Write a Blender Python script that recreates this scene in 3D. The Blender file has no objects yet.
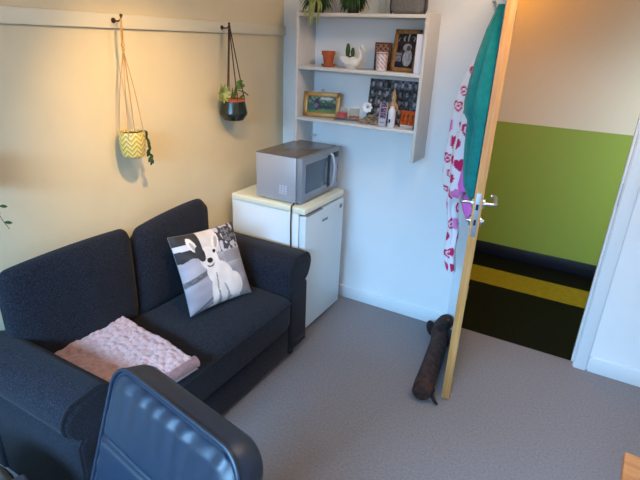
import bpy, bmesh, math, random
from math import sin, cos, pi, radians, sqrt, exp
from mathutils import Vector, Matrix, noise

scene = bpy.context.scene
COL = scene.collection
random.seed(4)

# ------------------------------------------------------------------ camera
cam_data = bpy.data.cameras.new('camera')
cam_data.sensor_fit = 'HORIZONTAL'
cam_data.sensor_width = 36.0
cam_data.lens = 487.94 / 640 * 36
cam_data.clip_start = 0.05
cam = bpy.data.objects.new('camera', cam_data)
COL.objects.link(cam)
_r = Vector((0.86752, 0.49598, 0.03751))
_u = Vector((-0.22027, 0.31547, 0.92302))
_f = Vector((-0.44597, 0.80900, -0.38292))
cam.matrix_world = Matrix((
    (_r.x, _u.x, -_f.x, 1.9030),
    (_r.y, _u.y, -_f.y, -2.8542),
    (_r.z, _u.z, -_f.z, 1.7417),
    (0, 0, 0, 1)))
scene.camera = cam

# ------------------------------------------------------------------ world, lights, exposure
world = bpy.data.worlds.new('daylight_sky')
scene.world = world
world.use_nodes = True
wn = world.node_tree.nodes
wn['Background'].inputs['Color'].default_value = (0.70, 0.80, 1.0, 1)
wn['Background'].inputs['Strength'].default_value = 1.2


def light(name, kind, loc, target, energy, color, **kw):
    d = bpy.data.lights.new(name, kind)
    d.energy = energy
    d.color = color
    for k, v in kw.items():
        setattr(d, k, v)
    o = bpy.data.objects.new(name, d)
    COL.objects.link(o)
    o.location = loc
    dirv = Vector(target) - Vector(loc)
    o.rotation_euler = dirv.to_track_quat('-Z', 'Y').to_euler()
    return o


# daylight coming through the window behind the camera
light('window_daylight', 'AREA', (1.20, -4.95, 2.75), (1.25, -1.2, 0.30), 1260, (0.285, 0.60, 1.0),
      shape='RECTANGLE', size=2.8, size_y=1.5)
# warm ceiling spot aimed at the left wall
light('ceiling_spot_light', 'SPOT', (0.90, -1.60, 2.19), (0.0, -1.13, 1.10), 74, (1.0, 0.64, 0.235),
      spot_size=radians(68), spot_blend=1.0, shadow_soft_size=0.03)
# general warm room lamp bounce
light('ceiling_lamp_light', 'POINT', (1.75, -1.05, 2.38), (1.75, -1.05, 0), 31, (1.0, 0.74, 0.55), shadow_soft_size=0.15)
# hallway lamp and the daylight at the far end of the hallway
light('hall_lamp_light', 'POINT', (1.02, 1.02, 2.26), (1.2, 0.8, 0), 10.5, (1.0, 0.38, 0.01), shadow_soft_size=0.12)
light('hall_daylight', 'AREA', (2.85, 0.50, 1.50), (2.45, 1.41, 1.05), 6.2, (0.72, 0.95, 1.0),
      shape='RECTANGLE', size=0.6, size_y=1.3, spread=radians(105))

scene.view_settings.view_transform = 'Standard'
scene.view_settings.look = 'None'
scene.view_settings.gamma = 1.0
scene.view_settings.use_curve_mapping = False
scene.view_settings.exposure = 0.0
try:
    scene.cycles.use_denoising = True
    scene.cycles.max_bounces = 8
    scene.cycles.sample_clamp_indirect = 6.0
except Exception:
    pass


# ------------------------------------------------------------------ materials
def srgb(r, g, b):
    def c(v):
        v /= 255.0
        return v / 12.92 if v <= 0.04045 else ((v + 0.055) / 1.055) ** 2.4
    return (c(r), c(g), c(b), 1.0)


def mat(name, col, rough=0.6, metal=0.0, noise_amt=0.0, noise_scale=40.0, bump=0.0, bump_scale=200.0,
        sheen=0.0, coat=0.0, spec=0.5, alpha=1.0, trans=0.0, col2=None):
    m = bpy.data.materials.new(name)
    m.use_nodes = True
    nt = m.node_tree
    b = nt.nodes['Principled BSDF']
    b.inputs['Base Color'].default_value = col
    b.inputs['Roughness'].default_value = rough
    b.inputs['Metallic'].default_value = metal
    b.inputs['Specular IOR Level'].default_value = spec
    if sheen:
        b.inputs['Sheen Weight'].default_value = sheen
    if coat:
        b.inputs['Coat Weight'].default_value = coat
        b.inputs['Coat Roughness'].default_value = 0.12
    if trans:
        b.inputs['Transmission Weight'].default_value = trans
    tc = nt.nodes.new('ShaderNodeTexCoord')
    if noise_amt or col2:
        n = nt.nodes.new('ShaderNodeTexNoise')
        n.inputs['Scale'].default_value = noise_scale
        n.inputs['Detail'].default_value = 4
        nt.links.new(tc.outputs['Object'], n.inputs['Vector'])
        r = nt.nodes.new('ShaderNodeValToRGB')
        if col2:
            c0, c1 = col, col2
        else:
            c0 = tuple(max(0, c * (1 - noise_amt)) for c in col[:3]) + (1,)
            c1 = tuple(min(1, c * (1 + noise_amt)) for c in col[:3]) + (1,)
        r.color_ramp.elements[0].color = c0
        r.color_ramp.elements[1].color = c1
        r.color_ramp.elements[0].position = 0.35
        r.color_ramp.elements[1].position = 0.65
        nt.links.new(n.outputs['Fac'], r.inputs['Fac'])
        nt.links.new(r.outputs['Color'], b.inputs['Base Color'])
    if bump:
        n2 = nt.nodes.new('ShaderNodeTexNoise')
        n2.inputs['Scale'].default_value = bump_scale
        n2.inputs['Detail'].default_value = 3
        nt.links.new(tc.outputs['Object'], n2.inputs['Vector'])
        bp = nt.nodes.new('ShaderNodeBump')
        bp.inputs['Strength'].default_value = bump
        bp.inputs['Distance'].default_value = 0.004
        nt.links.new(n2.outputs['Fac'], bp.inputs['Height'])
        nt.links.new(bp.outputs['Normal'], b.inputs['Normal'])
    return m


def print_mat(name, rough=0.7, sheen=0.0):
    """a printed surface: the picture is a colour attribute named 'print'"""
    m = mat(name, (1, 1, 1, 1), rough, sheen=sheen)
    nt = m.node_tree
    a = nt.nodes.new('ShaderNodeAttribute')
    a.attribute_name = 'print'
    nt.links.new(a.outputs['Color'], nt.nodes['Principled BSDF'].inputs['Base Color'])
    return m


def wood_mat(name, c0, c1, scale=6.0, stretch=(1, 1, 0.06), rough=0.45):
    m = mat(name, c0, rough)
    nt = m.node_tree
    tc = nt.nodes.new('ShaderNodeTexCoord')
    mp = nt.nodes.new('ShaderNodeMapping')
    mp.inputs['Scale'].default_value = tuple(scale * s for s in stretch)
    n = nt.nodes.new('ShaderNodeTexNoise')
    n.inputs['Scale'].default_value = 12
    n.inputs['Detail'].default_value = 5
    n.inputs['Distortion'].default_value = 0.6
    r = nt.nodes.new('ShaderNodeValToRGB')
    r.color_ramp.elements[0].color = c0
    r.color_ramp.elements[1].color = c1
    r.color_ramp.elements[0].position = 0.35
    r.color_ramp.elements[1].position = 0.68
    nt.links.new(tc.outputs['Object'], mp.inputs['Vector'])
    nt.links.new(mp.outputs['Vector'], n.inputs['Vector'])
    nt.links.new(n.outputs['Fac'], r.inputs['Fac'])
    nt.links.new(r.outputs['Color'], nt.nodes['Principled BSDF'].inputs['Base Color'])
    return m


def two_tone_mat(name, low, high, zsplit):
    m = mat(name, low, 0.55)
    nt = m.node_tree
    tc = nt.nodes.new('ShaderNodeTexCoord')
    sp = nt.nodes.new('ShaderNodeSeparateXYZ')
    gt = nt.nodes.new('ShaderNodeMath')
    gt.operation = 'GREATER_THAN'
    gt.inputs[1].default_value = zsplit
    mx = nt.nodes.new('ShaderNodeMixRGB')
    mx.inputs['Color1'].default_value = low
    mx.inputs['Color2'].default_value = high
    nt.links.new(tc.outputs['Object'], sp.inputs['Vector'])
    nt.links.new(sp.outputs['Z'], gt.inputs[0])
    nt.links.new(gt.outputs[0], mx.inputs['Fac'])
    nt.links.new(mx.outputs['Color'], nt.nodes['Principled BSDF'].inputs['Base Color'])
    return m


def weave_mat(name, c0, c1, scale=260, bump=0.35):
    """woven upholstery: fine light and dark threads"""
    m = mat(name, c0, 0.92, spec=0.2, sheen=0.06)
    nt = m.node_tree
    b = nt.nodes['Principled BSDF']
    tc = nt.nodes.new('ShaderNodeTexCoord')
    n = nt.nodes.new('ShaderNodeTexNoise')
    n.inputs['Scale'].default_value = scale
    n.inputs['Detail'].default_value = 2
    r = nt.nodes.new('ShaderNodeValToRGB')
    r.color_ramp.elements[0].color = c0
    r.color_ramp.elements[1].color = c1
    r.color_ramp.elements[0].position = 0.42
    r.color_ramp.elements[1].position = 0.66
    bp = nt.nodes.new('ShaderNodeBump')
    bp.inputs['Strength'].default_value = bump
    bp.inputs['Distance'].default_value = 0.002
    nt.links.new(tc.outputs['Object'], n.inputs['Vector'])
    nt.links.new(n.outputs['Fac'], r.inputs['Fac'])
    nt.links.new(r.outputs['Color'], b.inputs['Base Color'])
    nt.links.new(n.outputs['Fac'], bp.inputs['Height'])
    nt.links.new(bp.outputs['Normal'], b.inputs['Normal'])
    return m


def glass_mat(name, tint=(1, 1, 1, 1), opacity=0.14):
    m = bpy.data.materials.new(name)
    m.use_nodes = True
    nt = m.node_tree
    out = nt.nodes['Material Output']
    b = nt.nodes['Principled BSDF']
    b.inputs['Base Color'].default_value = tint
    b.inputs['Roughness'].default_value = 0.05
    t = nt.nodes.new('ShaderNodeBsdfTransparent')
    t.inputs['Color'].default_value = tint
    mx = nt.nodes.new('ShaderNodeMixShader')
    mx.inputs['Fac'].default_value = opacity
    nt.links.new(t.outputs[0], mx.inputs[1])
    nt.links.new(b.outputs[0], mx.inputs[2])
    nt.links.new(mx.outputs[0], out.inputs['Surface'])
    return m


M = {
    'cream': mat('cream_wall_paint', srgb(216, 199, 164), 0.75, noise_amt=0.02, noise_scale=5, bump=0.06, bump_scale=90),
    'white_wall': mat('white_wall_paint', srgb(234, 236, 236), 0.7, noise_amt=0.015, noise_scale=4, bump=0.05, bump_scale=90),
    'ceiling': mat('ceiling_paint', srgb(222, 218, 206), 0.85),
    'rail_paint': mat('pale_rail_paint', srgb(220, 210, 184), 0.6),
    'trim': mat('white_gloss_trim', srgb(228, 232, 234), 0.4),
    'carpet': mat('grey_carpet', srgb(137, 130, 131), 0.95, col2=srgb(150, 144, 146), noise_scale=90, bump=0.5, bump_scale=420, spec=0.1),
    'hall_floor': mat('dark_green_linoleum', srgb(10, 12, 7), 0.6, col2=srgb(16, 18, 10), noise_scale=20, spec=0.12),
    'yellow_lino': mat('yellow_linoleum', srgb(150, 130, 4), 0.55, noise_amt=0.12, noise_scale=25),
    'hall_wall': two_tone_mat('green_and_cream_hall_paint', srgb(146, 166, 66), srgb(226, 214, 198), 1.165),
    'hall_side': mat('hall_side_paint', srgb(216, 204, 180), 0.7),
    'navy': mat('navy_skirting_vinyl', srgb(20, 24, 36), 0.4),
    'door_white': mat('door_white_laminate', srgb(222, 228, 232), 0.4),
    'oak': wood_mat('pale_oak_edge', srgb(198, 138, 74), srgb(222, 162, 98), 5),
    'steel': mat('brushed_steel', srgb(188, 190, 192), 0.28, 1.0),
    'lock': mat('lock_plate_steel', srgb(170, 178, 186), 0.45, 0.6),
    'dark_slot': mat('dark_slot', srgb(18, 18, 18), 0.6),
    'black_plastic': mat('black_plastic', srgb(20, 21, 24), 0.4),
    'shelf': mat('white_shelf_laminate', srgb(212, 206, 198), 0.5, noise_amt=0.02, noise_scale=20),
    'sofa': weave_mat('charcoal_navy_weave', srgb(14, 15, 21), srgb(44, 46, 58)),
    'sofa_seam': mat('dark_piping_cloth', srgb(16, 17, 24), 0.9),
    'sofa_foot': mat('dark_wood_foot', srgb(34, 26, 22), 0.5),
    'pink': mat('pink_plush', srgb(200, 156, 150), 0.95, noise_amt=0.09, noise_scale=60, bump=0.7, bump_scale=160, sheen=0.5, spec=0.1),
    'pink_lining': mat('pale_pink_lining', srgb(232, 208, 204), 0.9, bump=0.4, bump_scale=200, sheen=0.3),
    'print': print_mat('printed_cloth', 0.85),
    'print_gloss': print_mat('printed_paper', 0.4),
    'pillow_back': weave_mat('dark_pillow_back', srgb(40, 42, 50), srgb(60, 62, 72)),
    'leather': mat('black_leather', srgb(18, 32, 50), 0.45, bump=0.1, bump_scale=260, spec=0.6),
    'fridge': mat('white_fridge_enamel', srgb(228, 231, 232), 0.38),
    'fridge_top': mat('cream_fridge_top', srgb(232, 226, 200), 0.4),
    'fridge_door': mat('fridge_door_enamel', srgb(216, 224, 224), 0.3),
    'gasket': mat('grey_gasket', srgb(120, 124, 126), 0.6),
    'logo_blue': mat('logo_blue', srgb(48, 78, 116), 0.4),
    'silver': mat('silver_paint', srgb(180, 180, 186), 0.42, 0.3),
    'silver_top': mat('grey_gloss_top', srgb(120, 112, 108), 0.25, 0.3),
    'silver_dark': mat('grey_door_frame', srgb(146, 150, 158), 0.35, 0.35),
    'micro_glass': mat('dark_oven_glass', srgb(66, 78, 92), 0.18, 0.0, spec=0.8),
    'vent': mat('pale_vent_slot', srgb(196, 200, 214), 0.5),
    'terracotta': mat('terracotta', srgb(176, 84, 44), 0.8, noise_amt=0.1, noise_scale=30),
    'soil': mat('soil', srgb(104, 64, 40), 0.95, noise_amt=0.35, noise_scale=120, bump=0.8, bump_scale=150),
    'china': mat('white_china', srgb(226, 222, 214), 0.25),
    'cactus': mat('cactus_green', srgb(52, 84, 40), 0.7, noise_amt=0.25, noise_scale=90),
    'leaf_dark': mat('dark_leaf', srgb(38, 72, 28), 0.5, noise_amt=0.3, noise_scale=30),
    'leaf': mat('leaf_green', srgb(78, 116, 42), 0.5, noise_amt=0.25, noise_scale=30),
    'leaf_pale': mat('pale_leaf', srgb(140, 160, 80), 0.5, col2=srgb(176, 172, 108), noise_scale=60),
    'stem': mat('brown_stem', srgb(86, 62, 40), 0.8),
    'rope': mat('tan_cord', srgb(190, 148, 92), 0.9),
    'brown_rope': mat('brown_leather_cord', srgb(78, 50, 34), 0.8),
    'hook': mat('bronze_hook', srgb(84, 58, 40), 0.4, 0.6),
    'green_glaze': mat('dark_green_glaze', srgb(22, 34, 26), 0.22, spec=0.7),
    'grey_felt': mat('grey_felt', srgb(112, 110, 110), 0.95, noise_amt=0.12, noise_scale=80, bump=0.4),
    'dark_felt': mat('dark_grey_strap', srgb(62, 62, 72), 0.8),
    'clear': glass_mat('clear_glass', (0.97, 0.99, 0.985, 1), 0.05),
    'window_glass': glass_mat('window_glass', (1, 1, 1, 1), 0.04),
    'red_wax': mat('red_wax', srgb(176, 24, 34), 0.4),
    'brown_frame': wood_mat('brown_frame_wood', srgb(122, 82, 36), srgb(160, 112, 56), 9, (1, 1, 0.2)),
    'gold_frame': mat('gilt_frame', srgb(168, 122, 54), 0.4, 0.25, noise_amt=0.15, noise_scale=60),
    'card_white': mat('white_card', srgb(224, 222, 230), 0.6),
    'tray': mat('grey_tray', srgb(140, 142, 142), 0.4, 0.3),
    'bottle': mat('white_bottle', srgb(222, 220, 224), 0.35),
    'tan': mat('tan_carving', srgb(178, 146, 104), 0.7, noise_amt=0.2, noise_scale=120),
    'shell': mat('dried_petals', srgb(178, 156, 128), 0.85, col2=srgb(122, 98, 76), noise_scale=160),
    'daisy': mat('white_petals', srgb(236, 236, 236), 0.7),
    'daisy_eye': mat('grey_flower_eye', srgb(120, 130, 120), 0.7),
    'teal': mat('teal_towelling', srgb(12, 128, 124), 0.9, noise_amt=0.12, noise_scale=40, bump=0.5, bump_scale=300, sheen=0.3, spec=0.15),
    'magenta': mat('pink_satin', srgb(226, 108, 196), 0.4),
    'plush': mat('brown_plush', srgb(40, 22, 18), 0.85, col2=srgb(76, 46, 38), noise_scale=30, bump=0.7, bump_scale=160),
    'plush_dark': mat('dark_brown_plush', srgb(26, 15, 14), 0.85, bump=0.6, bump_scale=160),
    'tan_plush': mat('tan_plush', srgb(150, 100, 66), 0.85),
    'desk': wood_mat('orange_pine', srgb(190, 128, 78), srgb(214, 154, 100), 4, (0.2, 1, 1)),
    'pouffe': mat('grey_green_pouffe', srgb(70, 80, 82), 0.9, noise_amt=0.1, noise_scale=200, bump=0.3),
}


# ------------------------------------------------------------------ mesh helpers
def link(o, parent=None):
    COL.objects.link(o)
    if parent is not None:
        o.parent = parent
    return o


def obj(name, bm, material, parent=None, loc=None, rot=None, smooth=True, angle=40):
    me = bpy.data.meshes.new(name)
    bmesh.ops.recalc_face_normals(bm, faces=bm.faces[:])
    bm.to_mesh(me)
    bm.free()
    mats = material if isinstance(material, (list, tuple)) else [material]
    for m in mats:
        me.materials.append(m)
    if smooth:
        me.polygons.foreach_set('use_smooth', [True] * len(me.polygons))
        me.set_sharp_from_angle(angle=radians(angle))
    o = bpy.data.objects.new(name, me)
    link(o, parent)
    if loc is not None:
        o.location = loc
    if rot is not None:
        o.rotation_euler = rot
    return o


def tag(o, label, cat, group=None):
    o['label'] = label
    o['category'] = cat
    if group:
        o['group'] = group
    return o


def thing(name, label, cat, loc=(0, 0, 0), rotz=0.0, group=None):
    o = bpy.data.objects.new(name, None)
    o.empty_display_size = 0.05
    link(o)
    o.location = loc
    o.rotation_euler = (0, 0, rotz)
    return tag(o, label, cat, group)


def struct(name, bm, material, parent=None, **kw):
    o = obj(name, bm, material, parent, **kw)
    if parent is None:
        o['kind'] = 'structure'
    return o


def BM():
    return bmesh.new()


def box(bm, x0, x1, y0, y1, z0, z1, bev=0.0, seg=2, rot=None, origin=None):
    r = bmesh.ops.create_cube(bm, size=1.0)
    vs = r['verts']
    for v in vs:
        v.co = Vector(((x0 + x1) / 2 + v.co.x * (x1 - x0), (y0 + y1) / 2 + v.co.y * (y1 - y0), (z0 + z1) / 2 + v.co.z * (z1 - z0)))
    geo = vs
    if bev > 0:
        es = list({e for v in vs for e in v.link_edges})
        rb = bmesh.ops.bevel(bm, geom=es, offset=bev, segments=seg, affect='EDGES', profile=0.5)
        geo = list({v for f in rb['faces'] for v in f.verts} | {v for v in vs if v.is_valid})
    if rot is not None:
        o = Vector(origin or (0, 0, 0))
        for v in geo:
            v.co = rot @ (v.co - o) + o
    return geo


def loft(bm, rings, cap=True, closed=True):
    """rings: lists of equal length of Vectors"""
    vr = [[bm.verts.new(p) for p in ring] for ring in rings]
    n = len(vr[0])
    for a, b in zip(vr, vr[1:]):
        for i in range(n if closed else n - 1):
            j = (i + 1) % n
            try:
                bm.faces.new((a[i], a[j], b[j], b[i]))
            except ValueError:
                pass
    if cap and closed:
        bm.faces.new(vr[0][::-1])
        bm.faces.new(vr[-1])
    return vr


def lathe(bm, prof, n=32, loc=(0, 0, 0), cap=True):
    rings = []
    for r, z in prof:
        rings.append([Vector((loc[0] + r * cos(2 * pi * i / n), loc[1] + r * sin(2 * pi * i / n), loc[2] + z)) for i in range(n)])
    return loft(bm, rings, cap)


def tube(bm, pts, rad, n=10, cap=True):
    """rad: number or one per point"""
    pts = [Vector(p) for p in pts]
    rads = rad if isinstance(rad, (list, tuple)) else [rad] * len(pts)
    rings = []
    prev = None
    for i, p in enumerate(pts):
        t = (pts[min(i + 1, len(pts) - 1)] - pts[max(i - 1, 0)])
        if t.length < 1e-9:
            t = Vector((0, 0, 1))
        t.normalize()
        if prev is None:
            a = Vector((0, 0, 1)) if abs(t.z) < 0.9 else Vector((1, 0, 0))
            u = t.cross(a).normalized()
        else:
            u = (prev - t * prev.dot(t))
            u = u.normalized() if u.length > 1e-6 else t.orthogonal().normalized()
        prev = u
        v = t.cross(u)
        rings.append([p + (u * cos(2 * pi * k / n) + v * sin(2 * pi * k / n)) * rads[i] for k in range(n)])
    return loft(bm, rings, cap)


def smooth_path(pts, k=6):
    pts = [Vector(p) for p in pts]
    out = []
    for i in range(len(pts) - 1):
        p0, p1, p2, p3 = pts[max(i - 1, 0)], pts[i], pts[i + 1], pts[min(i + 2, len(pts) - 1)]
        for j in range(k):
            t = j / k
            out.append(0.5 * ((2 * p1) + (p2 - p0) * t + (2 * p0 - 5 * p1 + 4 * p2 - p3) * t * t + (3 * p1 - p0 - 3 * p2 + p3) * t ** 3))
    out.append(pts[-1])
    return out


def interp(tab, t):
    if t <= tab[0][0]:
        return tab[0][1]
    for (a, va), (b, vb) in zip(tab, tab[1:]):
        if t <= b:
            return va + (vb - va) * (t - a) / (b - a)
    return tab[-1][1]


def ellipsoid(bm, c, r, rot=None, u=20, v=12):
    res = bmesh.ops.create_uvsphere(bm, u_segments=u, v_segments=v, radius=1.0)
    for w in res['verts']:
        p = Vector((w.co.x * r[0], w.co.y * r[1], w.co.z * r[2]))
        if rot is not None:
            p = rot @ p
        w.co = p + Vector(c)
    return res['verts']


def superbox(bm, sx, sy, sz, n=4.0, nu=36, nv=24, warp=None):
    """plump cushion: superellipsoid of half sizes sx, sy, sz"""
    def pw(c, e):
        return math.copysign(abs(c) ** e, c)
    e = 2.0 / n
    rings = []
    for j in range(1, nv):
        ph = -pi / 2 + pi * j / nv
        ring = []
        for i in range(nu):
            th = 2 * pi * i / nu
            ring.append(Vector((sx * pw(cos(ph), e) * pw(cos(th), e), sy * pw(cos(ph), e) * pw(sin(th), e), sz * pw(sin(ph), e))))
        rings.append(ring)
    if warp:
        rings = [[warp(p) for p in r] for r in rings]
    return loft(bm, rings)


def leaf_blade(bm, pts, w, n_w=2, fold=0.25):
    """a tapering strap leaf along pts (flat, with a shallow fold)"""
    pts = [Vector(p) for p in pts]
    L = len(pts) - 1
    rows = []
    for i, p in enumerate(pts):
        t = (pts[min(i + 1, L)] - pts[max(i - 1, 0)]).normalized()
        side = t.cross(Vector((0, 0, 1)))
        if side.length < 1e-4:
            side = Vector((1, 0, 0))
        side.normalize()
        up = side.cross(t)
        s = i / L
        ww = w * (0.55 + 0.9 * s) * (1 - s ** 3) if s < 1 else 0.0
        ww = max(ww, w * 0.04)
        rows.append([bm.verts.new(p - side * ww + up * ww * fold), bm.verts.new(p), bm.verts.new(p + side * ww + up * ww * fold)])
    for a, b in zip(rows, rows[1:]):
        bm.faces.new((a[0], a[1], b[1], b[0]))
        bm.faces.new((a[1], a[2], b[2], b[1]))


def oval_leaf(bm, base, tip, width, normal=(0, 0, 1), curl=0.15, n=7):
    base, tip = Vector(base), Vector(tip)
    ax = tip - base
    L = ax.length
    t = ax.normalized()
    side = t.cross(Vector(normal))
    if side.length < 1e-4:
        side = t.orthogonal()
    side.normalize()
    up = side.cross(t)
    rows = []
    for i in range(n + 1):
        s = i / n
        w = width * max(0.03, sin(pi * min(1, s * 0.96 + 0.02)) ** 0.75)
        c = base + ax * s - up * curl * L * (s - 0.5) ** 2
        rows.append([bm.verts.new(c - side * w + up * w * 0.25), bm.verts.new(c), bm.verts.new(c + side * w + up * w * 0.25)])
    for a, b in zip(rows, rows[1:]):
        bm.faces.new((a[0], a[1], b[1], b[0]))
        bm.faces.new((a[1], a[2], b[2], b[1]))


def paint(o, fn, coordfn=None):
    """fill the colour attribute 'print' per vertex"""
    me = o.data
    at = me.color_attributes.new('print', 'FLOAT_COLOR', 'POINT')
    for i, v in enumerate(me.vertices):
        at.data[i].color = tuple(fn(*(coordfn(v.co) if coordfn else (v.co.x, v.co.y, v.co.z)))) + (1.0,)


def grid_panel(name, w, h, nx, ny, fn, material, parent, loc, rot=None, thick=0.0015):
    """thin printed sheet in its local xz plane, facing -y; u, v run 0..1 from bottom left"""
    bm = BM()
    vs = [[bm.verts.new((-w / 2 + w * i / nx, 0, h * j / ny)) for i in range(nx + 1)] for j in range(ny + 1)]
    for j in range(ny):
        for i in range(nx):
            bm.faces.new((vs[j][i], vs[j][i + 1], vs[j + 1][i + 1], vs[j + 1][i]))
    if thick:
        r = bmesh.ops.solidify(bm, geom=bm.faces[:], thickness=thick)
    o = obj(name, bm, material, parent, loc, rot, smooth=False)
    paint(o, fn, lambda c: (c.x / w + 0.5, c.z / h))
    return o


def lin(r, g, b):
    return srgb(r, g, b)[:3]


def nz(x, y, z=0.0):
    return noise.noise(Vector((x, y, z)))


# ------------------------------------------------------------------ the room
RX, FY, CZ = 3.30, -4.00, 2.55
LX = 0.0
bm = BM(); box(bm, LX - 0.12, RX + 0.12, FY - 0.12, 0.046, -0.10, 0.0)
struct('floor', bm, M['carpet'], smooth=False)
bm = BM(); box(bm, -0.12, RX + 0.12, FY - 0.12, 0.12, CZ, CZ + 0.1)
struct('ceiling', bm, M['ceiling'], smooth=False)
bm = BM(); box(bm, -0.12, 0.0, FY - 0.12, 0.12, 0.0, CZ)
struct('wall_left', bm, M['cream'], smooth=False)
bm = BM(); box(bm, RX, RX + 0.12, FY - 0.12, 0.12, 0.0, CZ)
struct('wall_right', bm, M['white_wall'], smooth=False)
# back wall with the doorway
DX0, DX1, DZ = 1.375, 2.075, 2.06
bm = BM()
box(bm, 0.0, DX0 - 0.02, 0.0, 0.12, 0.0, CZ)
box(bm, DX1 + 0.02, RX, 0.0, 0.12, 0.0, CZ)
box(bm, DX0 - 0.02, DX1 + 0.02, 0.0, 0.12, DZ + 0.02, CZ)
struct('wall_back', bm, M['white_wall'], smooth=False)
# wall behind the camera with the window
WX0, WX1, WZ0, WZ1 = 0.25, 2.15, 1.0, 2.12
bm = BM()
box(bm, 0.0, WX0, FY - 0.12, FY, 0, CZ)
box(bm, WX1, RX, FY - 0.12, FY, 0, CZ)
box(bm, WX0, WX1, FY - 0.12, FY, 0, WZ0)
box(bm, WX0, WX1, FY - 0.12, FY, WZ1, CZ)
struct('wall_front', bm, M['white_wall'], smooth=False)
bm = BM()
for a, b, c, d in ((WX0, WX0 + 0.05, WZ0, WZ1), (WX1 - 0.05, WX1, WZ0, WZ1), (WX0, WX1, WZ0, WZ0 + 0.05),
                   (WX0, WX1, WZ1 - 0.05, WZ1), (1.18, 1.22, WZ0, WZ1)):
    box(bm, a, b, FY - 0.09, FY - 0.03, c, d, 0.004)
win = struct('window_1', bm, M['trim'])
bm = BM(); box(bm, WX0 + 0.05, WX1 - 0.05, FY - 0.064, FY - 0.058, WZ0 + 0.05, WZ1 - 0.05)
obj('window_pane', bm, M['window_glass'], win, smooth=False)
bm = BM(); box(bm, WX0 - 0.05, WX1 + 0.05, FY - 0.03, FY + 0.12, WZ0 - 0.03, WZ0, 0.006)
obj('window_sill', bm, M['trim'], win)

# skirting boards
bm = BM()
box(bm, 0.0, 1.305, -0.015, -0.0, 0.0, 0.088, 0.003)
struct('baseboard_back', bm, M['trim'])
bm = BM()
box(bm, 2.152, RX, -0.015, 0.0, 0.0, 0.098, 0.003)
struct('baseboard_back_right', bm, M['trim'])
bm = BM(); box(bm, 0.0, 0.015, FY, -0.015, 0.0, 0.09, 0.003)
struct('baseboard_left', bm, M['trim'])
bm = BM(); box(bm, RX - 0.015, RX, FY, -0.015, 0.0, 0.09, 0.003)
struct('baseboard_right', bm, M['trim'])
# picture rail on the left wall
bm = BM(); box(bm, 0.0, 0.018, FY, -0.002, 1.745, 1.803, 0.004)
struct('trim_1', bm, M['rail_paint'])

# door casing with rebated jambs
def casing_bm():
    bm = BM()
    # right jamb, stop and architrave
    box(bm, DX1, DX1 + 0.02, -0.002, 0.122, 0.0, DZ + 0.02)
    box(bm, DX1 - 0.012, DX1 + 0.001, 0.046, 0.118, 0.0, DZ, 0.001)
    box(bm, DX1 + 0.004, DX1 + 0.068, -0.018, 0.0, 0.0, DZ + 0.07, 0.004)
    # left jamb, stop and architrave
    box(bm, DX0 - 0.02, DX0, -0.002, 0.122, 0.0, DZ + 0.02)
    box(bm, DX0 - 0.001, DX0 + 0.012, 0.046, 0.118, 0.0, DZ, 0.001)
    box(bm, DX0 - 0.068, DX0 - 0.004, -0.018, 0.0, 0.0, DZ + 0.07, 0.004)
    # head
    box(bm, DX0 - 0.02, DX1 + 0.02, -0.002, 0.122, DZ, DZ + 0.02)
    box(bm, DX0, DX1, 0.046, 0.118, DZ - 0.012, DZ, 0.001)
    box(bm, DX0 - 0.068, DX1 + 0.068, -0.018, 0.0, DZ + 0.005, DZ + 0.07, 0.004)
    return bm


cas = struct('trim_2', casing_bm(), M['trim'])
bm = BM(); box(bm, DX1 - 0.003, DX1 + 0.0005, 0.008, 0.030, 0.99, 1.11, 0.001)
obj('strike_plate', bm, M['lock'], cas)

# the hallway beyond the door
HY = 1.414
bm = BM(); box(bm, -0.6, 3.6, 0.046, HY + 0.12, -0.10, -0.002)
hf = struct('floor_hall', bm, M['hall_floor'], smooth=False)
bm = BM(); box(bm, -0.6, 3.6, 0.808, 1.117, -0.0025, -0.0005)
obj('yellow_floor_stripe', bm, M['yellow_lino'], hf, smooth=False)
bm = BM(); box(bm, -0.6, 3.6, HY, HY + 0.12, 0, CZ)
struct('wall_hall', bm, M['hall_wall'], smooth=False)
bm = BM(); box(bm, -0.6, 3.6, HY - 0.012, HY, -0.001, 0.112, 0.003)
struct('baseboard_hall', bm, M['navy'])
bm = BM(); box(bm, -0.6, 3.6, 0.12, HY + 0.12, CZ, CZ + 0.1)
struct('ceiling_hall', bm, M['ceiling'], smooth=False)
bm = BM(); box(bm, -0.72, -0.6, 0.12, HY + 0.12, 0, CZ)
struct('wall_hall_left', bm, M['hall_side'], smooth=False)
bm = BM(); box(bm, 3.6, 3.72, 0.12, HY + 0.12, 0, CZ)
struct('wall_hall_right', bm, M['hall_side'], smooth=False)

# ------------------------------------------------------------------ the open door
# local frame: origin at the hinge, +x along the leaf to the latch edge, -y = the side seen on the right (hall side)
HIN = Vector((1.362, -0.022, 0.0))
DANG = math.atan2(-0.689, 0.129)
DL = 0.701
bm = BM(); box(bm, 0, DL - 0.004, 0.0, 0.040, 0.008, 2.045, 0.0015)
door = obj('door_1', bm, M['door_white'], None, HIN, (0, 0, DANG))
door['kind'] = 'structure'
bm = BM(); box(bm, DL - 0.004, DL, 0.0, 0.040, 0.008, 2.045, 0.001)
obj('oak_edge', bm, M['oak'], door)
bm = BM(); box(bm, DL - 0.001, DL + 0.0015, 0.009, 0.031, 0.93, 1.135, 0.0007)
lp = obj('lock_plate', bm, M['lock'], door)
bm = BM()
box(bm, DL + 0.001, DL + 0.0022, 0.013, 0.025, 1.058, 1.085)
box(bm, DL + 0.001, DL + 0.0022, 0.014, 0.024, 0.985, 1.012)
obj('latch_slot', bm, M['dark_slot'], lp, smooth=False)
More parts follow.
